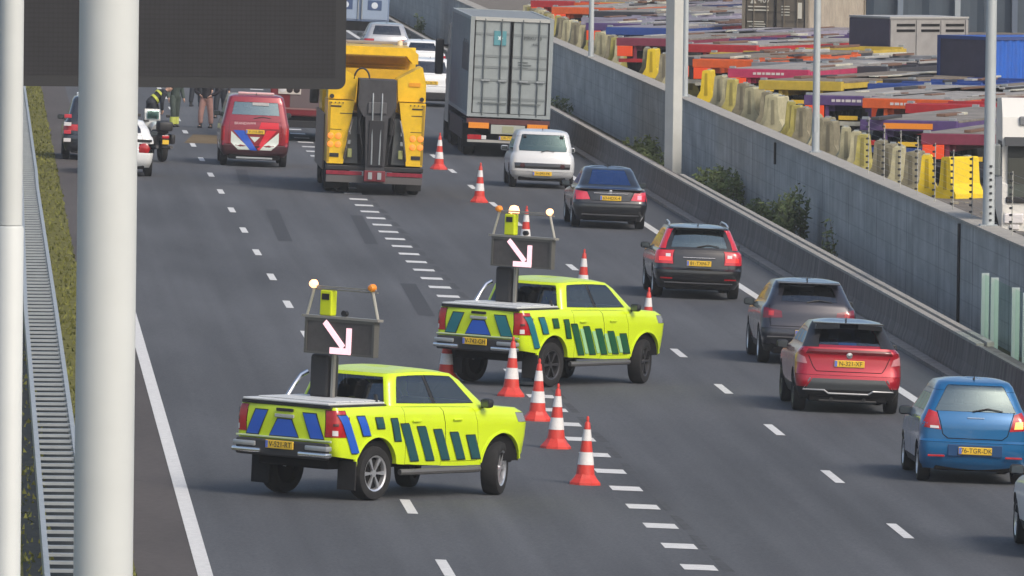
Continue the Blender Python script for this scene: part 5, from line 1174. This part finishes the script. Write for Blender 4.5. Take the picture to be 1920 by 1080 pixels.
plant('thin dark weeds far along the wall beside the container lorry', 1050, 178, 1.2, 8, leaf[1], 18)
plant('small dark weed standing against the wall above the white cars', 786, 25, .8, 8, leaf[1], 24)
# ------------------------------------------------------------------ trailer yard on top of the wall
yard_m = mat('yard_concrete', (.17, .15, .125), .92, noise=.22, scale=1.1, bump=.2, spec=.2)
tag(MB().quad((WALL_U+.31, 60, YARD_Z), (160, 60, YARD_Z), (160, 900, YARD_Z), (WALL_U+.31, 900, YARD_Z)).build('yard', yard_m, fix=False), kind='structure')
deb = mat('litter', (.3, .27, .2), .9, noise=.4, scale=6)
lm_ = MB()
for i in range(500):
    x = random.uniform(20.5, 22.3); y = random.uniform(200, 400); s_ = random.uniform(.02, .09); lm_.box(x-s_, x+s_, y-s_*2, y+s_*2, YARD_Z+.001, YARD_Z+s_*.5)
tag(lm_.build('litter', deb), kind='stuff')
b_grey = mat('block_weathered', (.24, .22, .15), .9, noise=.4, scale=3, spec=.2); b_pale = mat('block_pale', (.44, .41, .26), .9, noise=.25, scale=3, spec=.2); b_yel = mat('block_yellow', (.72, .52, .012), .6, noise=.12, scale=3); b_dull = mat('block_dull_yellow', (.42, .37, .09), .8, noise=.3, scale=3)
b_oliv = mat('block_olive', (.42, .37, .11), .85, noise=.35, scale=3, spec=.2)
def yard_block(px, py, m, lab, yaw, L=1.9, cat='barrier block', H=.95):
    q_ = flat_pt(px, py, YARD_Z); o = empty('barrier_block', lab, cat, 'jersey barrier blocks along the yard edge'); o.location = (q_.x, q_.y+L/2, YARD_Z); o.rotation_euler = (0, 0, R(-yaw))
    prof = [(-.30, 0), (.30, 0), (.30, .10), (.17, .34), (.12, H-.03), (.09, H), (-.09, H), (-.12, H-.03), (-.17, .34), (-.30, .10)]
    MB().prism(prof, 1, -L/2, L/2).build('block', m, o)
    MB().prism([(-.05, .2), (.05, .2), (.035, H-.08), (-.035, H-.08)], 1, -L/2-.012, -L/2+.02).build('joint_key', mat('key_'+m.name, tuple(c*.55 for c in m.node_tree.nodes['Principled BSDF'].inputs['Base Color'].default_value[:3]), .9), o)
    MB().box(-.06, .06, L*.2, L*.32, H, H+.03).build('lifting_eye', galv, o)
    return o
px_ = 1690.; n_ = 0
pts_ = [(1720, 362), (1690, 352), (1655, 339), (1622, 326), (1590, 312), (1561, 298), (1535, 284), (1510, 270), (1486, 258), (1463, 247), (1440, 237), (1418, 228), (1397, 219), (1376, 211), (1356, 203)]
pts2 = [(1276, 168), (1262, 162), (1247, 157), (1180, 131), (1165, 125), (1150, 119), (1136, 113), (1122, 107), (1109, 102), (1096, 97), (1083, 92), (1071, 87), (1059, 82), (1048, 78), (1037, 74), (1027, 70), (1017, 66), (1008, 62), (1000, 59), (992, 55)]
mids = [((a+c)/2+2, (b+d)/2+1) for q_ in (pts_, pts2) for (a, b), (c, d) in zip(q_[1:-1], q_[2:])]
for i, (a, b) in enumerate(pts_+pts2+mids[::2]):
    m_ = (b_grey, b_pale, b_grey, b_oliv, b_pale)[i % 5]
    yard_block(a, b, m_, 'weathered grey concrete barrier block in the long row along the yard edge', random.uniform(2, 20), random.uniform(.9, 1.5))
yard_block(1741, 369, b_yel, 'bright yellow barrier block, left one of the pair by the white truck cab', 6, .9)
yard_block(1803, 373, b_yel, 'bright yellow barrier block, turned broadside next to the white truck cab', 42, 1.1)
yard_block(1331, 192, b_yel, 'bright yellow barrier block to the right of the thick gantry post', 10, 1.4)
yard_block(1303, 181, b_dull, 'dull yellow barrier block next to the right side of the gantry post', 8, 1.8)
yard_block(1228, 147, b_yel, 'bright yellow barrier block directly to the left of the thick gantry post', 10, 1.5)
yard_block(1200, 137, b_yel, 'bright yellow barrier block, second one to the left of the gantry post', 14, 1.7)

CR = dict(blue=(.02, .06, .26), purple=(.09, .05, .17), maroon=(.20, .03, .06), orange=(.62, .10, .015), red=(.42, .02, .025), magenta=(.44, .03, .10), yellow=(.50, .36, .04), grey=(.22, .23, .25), dark=(.04, .04, .05), lilac=(.28, .26, .34), navy=(.02, .035, .12))
deck_m = [mat('deck_grey', (.21, .19, .165), .9, noise=.4, scale=2), mat('deck_brown', (.19, .155, .115), .9, noise=.4, scale=2), mat('deck_pale', (.28, .26, .235), .85, noise=.35, scale=2), mat('deck_lilac', (.22, .205, .235), .85, noise=.35, scale=2)]
org = mat('marker_orange', (.85, .28, .02), .4); rlens = mat('lamp_orange_red', (.75, .07, .015), .4, emit=.12, ecol=(1, .12, .02))
def chassis(lab, px, py, col, hd, deck=0, marks='strip', bar='pale', L=12.4, zt=1.22, flat=True, txt=None):
    """container trailer; px,py: where the middle of its rear beam shows in the photo"""
    d = ray(px, py); P = Vector((0, 0, CAM_H))+d*((YARD_Z+zt-CAM_H)/d.z)
    r = empty('container_trailer', lab, 'trailer', 'container trailers parked in the yard'); r.location = (P.x, P.y, YARD_Z); r.rotation_euler = (0, 0, R(-hd))
    cm = mat('trailer_'+col, CR[col], .55, noise=.2, scale=3); pale = mat('trailer_bar_pale', (.50, .49, .40), .6, noise=.2, scale=4)
    MB().box(-1.22, 1.22, 0, .22, zt-.26, zt, .015).build('rear_beam', cm, r)
    for s in (-1, 1): MB().box(s*.5-.08, s*.5+.08, .221, L, zt-.42, zt-.12).build('main_beam', cm, r)
    for s in (-1, 1): MB().box(s*1.2-.03, s*1.2+.03, .221, L, zt-.20, zt-.05).build('side_rail', cm, r)
    if flat: MB().box(-1.23, 1.23, .24, L, zt-.045, zt+.01).build('deck', deck_m[deck], r)
    for y in ([L-.2] if flat else [.8, 3.2, 5.8, 8.4, L-.2]): MB().box(-1.16, 1.16, y-.1, y+.1, zt-.18, zt-.05 if flat else zt).build('cross_member', cm, r)
    for sx_ in (-1, 1):
        for y in (.12, L-.12): MB().box(sx_*1.1-.08, sx_*1.1+.08, y-.08, y+.08, zt+.012, zt+.07).build('twist_lock', galv, r)
    ub = MB().box(-1.15, 1.15, .05, .15, .42, .54, .01).build('under_run_bar', pale if bar == 'pale' else mat('bar_'+bar, CR[bar], .5), r)
    for s in (-1, 1):
        MB().box(s*.6-.05, s*.6+.05, .08, .16, .541, zt-.27).build('bar_bracket', cm, r)
        if marks == 'lamps': MB().box(s*.92-.26, s*.92+.26, -.03, .03, .62, .955, .01).build('tail_lamp', rlens, r)
        else: MB().box(s*.98-.15, s*.98+.15, -.02, .03, .60, .72, .01).build('tail_lamp', red_l, r)
        for i in range(3):
            t = MB().lathe([(.02, -.14), (.28, -.14), (.30, -.17), (.48, -.17), (.5, -.12), (.5, .12), (.48, .17), (.30, .17), (.28, .14), (.02, .14)], 'x', 18).build('wheel', rubber, r, smooth=True); t.location = (s*1.03, 1.6+1.3*i, .5)
        MB().box(s*.8-.06, s*.8+.06, L-2.6, L-2.48, .05, zt-.43).build('landing_leg', galv, r)
    gear = [mat('gear_rust', (.16, .09, .06), .8), mat('gear_grey', (.34, .34, .33), .7), mat('gear_dark', (.04, .04, .045), .7), pale]
    for i in range(5):
        gx, gy = random.uniform(-1, 1), random.uniform(.6, L-.8); gw, gl, gh = random.uniform(.03, .14), random.uniform(.2, 1.4), random.uniform(.03, .08)
        MB().box(gx-gw, gx+gw, gy-gl, gy+gl, zt+.012, zt+.012+gh, .01).build('deck_gear', gear[i % 4], r)
    if marks == 'strip': MB().box(-.62, .62, -.012, -.001, zt-.21, zt-.07).build('marker_strip', org, r)
    if txt:                              # lettering too small to read in the photo: short pale strokes
        x_ = -.45
        for w_ in (.09, .12, .07, .14, .10, .12, .08): MB().box(x_, x_+w_, -.010, -.001, zt-.165, zt-.095).build('beam_lettering', mat('lettering_white', (.62, .58, .56), .6), r); x_ += w_+.035
    MB().box(-.26, .26, .03, .05, .58, .69).build('licence_plate', plate_y, r)
    return r
T = [('blue underrun purple trailer with a long orange strip, beside the near yellow blocks', 1703, 226, 'purple', 42, 0, 'strip', 'blue', {}),
     ('dark maroon trailer with big orange red lamps half hidden by the thickest lamp post', 1822, 252, 'maroon', 44, 0, 'lamps', 'dark', {}),
     ('orange red trailer with pale lettering behind the purple one', 1700, 186, 'orange', 50, 2, 'none', 'pale', dict(txt='TRANSPORT')),
     ('purple trailer with orange red lamps and a pale bumper bar, right of the lamp post', 1590, 180, 'purple', 46, 2, 'lamps', 'pale', dict(txt='TRANS')),
     ('trailer with a long brown deck and a yellow frame in front of the brown containers', 1500, 152, 'yellow', 52, 1, 'none', 'yellow', {}),
     ('magenta trailer with orange red lamps in front of the brown container doors', 1440, 130, 'magenta', 50, 2, 'lamps', 'pale', dict(txt='LOGISTIC')),
     ('pale grey skeletal trailer with black gaps under the brown containers', 1480, 118, 'grey', 56, 2, 'none', 'dark', dict(flat=False)),
     ('dark trailer with one low orange lamp just right of the gantry post', 1330, 108, 'dark', 50, 1, 'lamps', 'pale', {}),
     ('bright red trailer with pale deck right of the gantry post', 1352, 84, 'red', 54, 2, 'none', 'red', {}),
     ('lilac grey flat trailer above the bright red one', 1320, 62, 'lilac', 56, 3, 'none', 'dark', {}),
     ('grey flat trailer with navy frame beside the brown container doors', 1318, 42, 'navy', 56, 0, 'none', 'grey', {}),
     ('pale flat trailer highest behind the gantry post', 1312, 24, 'grey', 58, 2, 'none', 'dark', {}),
     ('maroon trailer with red lamps left of the gantry post', 1222, 72, 'maroon', 48, 0, 'lamps', 'red', {}),
     ('blue trailer with long lilac deck left of the gantry post', 1200, 52, 'blue', 50, 3, 'none', 'blue', {}),
     ('purple trailer with red lamps near the slender far lamp post', 1160, 44, 'purple', 50, 3, 'lamps', 'red', {}),
     ('grey trailer with dark frame behind the purple one near the far lamp post', 1168, 22, 'dark', 54, 0, 'none', 'grey', {}),
     ('orange trailer with red lamps left of the far lamp post', 1092, 14, 'orange', 50, 2, 'lamps', 'orange', {}),
     ('red trailer at the top edge beyond the container lorry', 1050, 2, 'red', 52, 0, 'lamps', 'red', {}),
     ('yellow framed flat trailer at the top edge right of the far lamp post', 1180, 5, 'yellow', 56, 1, 'none', 'dark', {}),
     ('navy trailer at the top edge left of the gantry post', 1225, 8, 'navy', 56, 3, 'strip', 'navy', {}),
     ('dark trailer with brown deck under the grey vented tipper box', 1640, 148, 'dark', 60, 1, 'none', 'dark', {}),
     ('red frame trailer with pale deck in front of the blue container', 1780, 196, 'red', 56, 2, 'none', 'red', dict(flat=False)),
     ('blue skeletal trailer between the yellow framed one and the blue container', 1705, 158, 'blue', 50, 0, 'lamps', 'blue', dict(flat=False)),
     ('maroon trailer with a brown deck under the blue container', 1812, 172, 'maroon', 50, 1, 'none', 'dark', {}),
     ('dark skeletal trailer right of the magenta one', 1590, 124, 'dark', 50, 0, 'lamps', 'grey', dict(flat=False)),
     ('orange trailer with a lamp pair between the gantry post and the magenta trailer', 1372, 112, 'orange', 46, 1, 'lamps', 'pale', dict(flat=False)),
     ('purple skeletal trailer behind the bright red one', 1432, 74, 'purple', 50, 0, 'none', 'purple', dict(flat=False)),
     ('yellow skeletal trailer under the brown container doors', 1400, 100, 'yellow', 50, 1, 'none', 'dark', dict(flat=False)),
     ('red skeletal trailer between the two posts at the top', 1262, 48, 'red', 50, 0, 'lamps', 'red', dict(flat=False)),
     ('lilac deck trailer left of the gantry post near the top edge', 1150, 34, 'lilac', 50, 3, 'none', 'dark', dict(flat=False)),
     ('orange skeletal trailer at the top edge right of the far lamp post', 1132, 6, 'orange', 50, 1, 'lamps', 'orange', dict(flat=False)),
     ('blue trailer at the top edge behind the navy one', 1280, 2, 'blue', 50, 0, 'none', 'blue', dict(flat=False))]
for i, (lab, px, py, col, hd, dk_, mk, br, kw) in enumerate(T): chassis(lab, px, py, col, 17+(hd-42)*.55+random.uniform(-2, 2), dk_, mk, br, **kw)

# ------------------------------------------------------------------ containers and boxes in the yard
olive = mat('container_olive', (.135, .115, .085), .75, noise=.25, scale=2); beige = mat('container_beige', (.33, .29, .235), .75, noise=.18, scale=1.5); pur = mat('shaded_end_purple', (.055, .045, .075), .6, noise=.2, scale=1.5)
Wc_old = Wc
cA = empty('shipping_container', 'brown shipping container with white lettering on its doors and a beige long side', 'container', 'shipping containers in the yard')
q = flat_pt(1452, 118, YARD_Z); cA.location = (q.x, q.y, YARD_Z); cA.rotation_euler = (0, 0, R(-24))
o_ = container('frame', cA, beige, olive, 6.06, 2.9, mframe=mat('container_frame_tan', (.22, .19, .145), .7, noise=.2, scale=2))
wl_ = mat('letter_white', (.66, .63, .52), .6)
for (x, z, sx_, sz_) in [(-.62, 1.92, .75, .04), (-.62, 1.80, .75, .04), (-.72, 1.40, .6, .035), (-.60, 1.32, .5, .03), (-.66, 1.24, .6, .03), (.38, 1.95, .3, .03), (.38, 1.85, .3, .03), (.38, 1.75, .3, .03), (.38, 1.65, .3, .03)]:
    MB().box(x-sx_/2, x+sx_/2, .0, .012, z, z+sz_).build('data_line', wl_, o_)
MB().prism([(-.92, 2.05), (-.70, 2.05), (-.76, 2.18), (-.81, 2.36), (-.86, 2.18)], 1, .0, .012).build('door_emblem', wl_, o_)
text_mesh('407', .30, 'container_code', wl_, o_, Matrix.Translation((-.40, .0, 2.17)) @ REAR)
MB().box(.82, .98, .0, .014, 1.55, 2.1).build('door_sticker', wl_, o_)
cB = empty('shipping_container', 'dark blue shipping container stacked behind the grey flat trailers', 'container', 'shipping containers in the yard')
q = flat_pt(1352, 24, YARD_Z); cB.location = (q.x, q.y+9, YARD_Z); cB.rotation_euler = (0, 0, R(-40))
navy_m = mat('container_navy', (.03, .045, .12), .7, noise=.2, scale=2); container('frame', cB, navy_m, mat('container_navy_door', (.045, .045, .09), .7, noise=.2, scale=2), 6.06, 2.6)
cC = empty('shipping_container', 'bright blue container with small white marks above the white truck cab', 'container', 'shipping containers in the yard')
q = at_v(1805, 120, 300); cC.location = (q.x, 300, YARD_Z); cC.rotation_euler = (0, 0, R(-58))
blu = mat('container_blue', (.012, .10, .45), .6, noise=.12, scale=2)
o_ = container('frame', cC, blu, pur, 9.0, 2.39, with_doors=False, mframe=mat('container_blue_frame', (.03, .06, .2), .6, noise=.1, scale=2))
MB().box(-Wc+.12, Wc-.12, .03, .08, .1, 2.29).build('shaded_end', pur, o_)  # dark sheet over the unlit end: its shade put into the colour
for (y, z, w2, h2) in [(.7, .82, .5, .06), (.9, .72, .1, .25), (1.9, 1.4, .08, .2), (2.3, 1.1, .35, .05)]: MB().box(Wc+.03, Wc+.045, y, y+w2, z, z+h2).build('white_mark', wl_, o_)
tb = empty('tipper_box', 'grey box with vent slots and a dark purple end standing behind the brown deck', 'container')
q = at_v(1631, 80, 340); tb.location = (q.x, 340, YARD_Z+.02); tb.rotation_euler = (0, 0, R(-62))
gry = mat('tipper_grey', (.27, .265, .26), .8, noise=.15, scale=2)
b_ = MB().box(-1.2, 1.2, 0, 3.0, .001, 2.05).build('box_body', gry, tb)
MB().box(-1.2, 1.2, -.03, -.003, .02, 2.03).build('shaded_end', pur, tb)  # end turned away from the sun, its shade painted as dark purple
for i in range(3):
    for k in range(2): MB().box(1.203, 1.22, .25+i*.95, .25+i*.95+.7, 1.62+k*.18, 1.70+k*.18).build('vent_slot', under_m, b_)
for y in (.0, 1.0, 1.95, 2.9): MB().box(1.203, 1.235, y, y+.1, .05, 2.0).build('rib', gry, b_)
MB().box(-1.22, 1.24, -.035, 3.02, 2.051, 2.11).build('top_rim', mat('rim_pale', (.36, .36, .35), .7), tb)
MB().box(-1.0, 1.0, .1, 2.9, -.018, .0).build('skid', under_m, tb)
for i, (a, b) in enumerate([(1602, 40), (1628, 38), (1650, 36)]):
    o = yard_block(a, b, b_pale, ['pale yellow block above the purple box, left of three', 'pale yellow block above the purple box, middle of three', 'pale yellow block above the purple box, right of three'][i], 50, 1.0, H=1.25)
    o['group'] = 'pale blocks behind the purple box'
wh = empty('warehouse', 'dark blue grey warehouse with upright cladding behind the yard, top right', 'building')
q = flat_pt(1690, 76, YARD_Z); wh.location = (q.x, q.y+16, YARD_Z); wh.rotation_euler = (0, 0, R(4))
clad = mat('cladding_blue_grey', (.045, .065, .09), .45, .2, noise=.15, scale=.6)
cl = MB(); corrug(cl, 'x', 0, 40, .0, 9, 0, -.12, 1.1); cl.build('front_wall', clad, wh, fix=False)
MB().box(0, 40, .15, 25, 0, 8.9).build('hall', clad, wh)
for i in range(14):
    x = 1.2+i*2.3; c0 = [(.16, .20, .25), (.30, .34, .37), (.10, .13, .18)][i % 3]; MB().box(x, x+.22, -.34, -.13, 0, 9).build('mullion', mat('mullion_%d' % (i % 3), c0, .5, .2), wh)
for i in range(6): MB().box(2+i*5.5, 5+i*5.5, -.2, -.125, 1.6, 1.9).build('ledge', mat('ledge_pale', (.4, .4, .4), .6), wh)
dg = MB().box(-.2, 5, -.6, -.3, 2.6, 7).build('dark_panel', mat('panel_dark', (.03, .032, .038), .6), wh)
# white truck cab facing the camera
wt = empty('truck_cab', 'white articulated truck cab facing the camera at the right edge, behind the wall', 'lorry')
q = at_v(1864, 330, 214); wt.location = (q.x+1.27, 212.6, YARD_Z); wt.rotation_euler = (0, 0, R(178)); wt.scale = (1, 1, .83)
wtp = mat('truck_white', (.72, .71, .66), .4, coat=.5, noise=.04, scale=2)
prof = [(-2.2, .9), (-2.2, 3.1), (-1.9, 3.62), (-.5, 3.66), (-.10, 3.20), (-.02, 2.72), (.03, 1.62), (.10, 1.55), (.10, .42), (-.5, .42)]
MB().prism([(y, z) for y, z in prof], 0, -1.24, 1.24).build('cab_body', wtp, wt)
for s in (-1, 1): MB().box(s*1.241-.004, s*1.241+.004, -1.4, -.25, 1.75, 2.6).build('side_window', black_p, wt)
MB().box(-1.13, 1.13, .02, .085, 1.30, 2.66).build('cab_interior', mat('cab_interior', (.02, .024, .025), .9), wt)
MB().prism([(-.05, 2.70), (.065, 2.68), (.125, 1.26), (-.0, 1.26)], 0, -1.12, 1.12).build('windscreen', glass('truck_glass', (.30, .36, .35), .06), wt)
MB().prism([(-.08, 2.70), (.14, 2.72), (.20, 2.50), (.07, 2.60)], 0, -1.20, 1.20).build('sun_visor', mat('visor_dark', (.03, .034, .038), .4), wt)
MB().box(-1.16, 1.16, .04, .14, 1.10, 1.255, .02).build('wiper_panel', black_p, wt)
g_ = MB().box(-.72, .72, .10, .15, .42, .92, .02).build('grille', black_p, wt)
for i in range(4): MB().box(-.68, .68, .151, .165, .46+.12*i, .50+.12*i).build('grille_bar', mat('grille_grey', (.35, .35, .35), .5), g_)
for s in (-1, 1):
    MB().box(s*1.0-.2, s*1.0+.2, .08, .16, .60, .85, .03).build('head_lamp', clear_l, wt); MB().box(s*.78-.12, s*.78+.12, -.14, -.02, 3.0, 3.22, .03).build('roof_lamp', mat('roof_lamp_grey', (.2, .21, .22), .3), wt)
    MB().box(s*.98-.1, s*.98+.1, .101, .14, .45, .58, .02).build('fog_lamp', clear_l, wt)
    m_ = MB().box(s*1.37-.09, s*1.37+.09, .02, .20, 1.75, 2.55, .05).build('mirror', mat('mirror_housing', (.14, .16, .16), .5), wt); MB().tube([(s*1.24, -.1, 2.5), (s*1.42, -.05, 2.5)], .03).build('mirror_arm', black_p, m_)
    for y in (-1.2, -4.2): wheel_big(wt, s*1.05, y, .5, .3)
    MB().box(s*1.19-.05, s*1.19+.04, .06, .115, .86, 1.09).build('corner_deflector', wtp, wt)
MB().box(-.9, .9, -6, -.6, .5, .88).build('chassis', under_m, wt); MB().box(-.35, .35, -.22, -.1, 2.86, 3.05, .02).build('emblem_panel', mat('panel_rust', (.25, .1, .07), .6), wt)

# ------------------------------------------------------------------ air
hz = bpy.data.materials.new('haze_air'); hz.use_nodes = True; t_ = hz.node_tree; t_.nodes.remove(t_.nodes['Principled BSDF'])
pv = t_.nodes.new('ShaderNodeVolumePrincipled'); pv.inputs['Color'].default_value = (.86, .90, .93, 1); pv.inputs['Density'].default_value = .0002
t_.links.new(pv.outputs[0], t_.nodes['Material Output'].inputs['Volume'])
tag(MB().box(-2600, 2600, -450, 5100, -2.2, 16).build('haze', hz), kind='stuff')
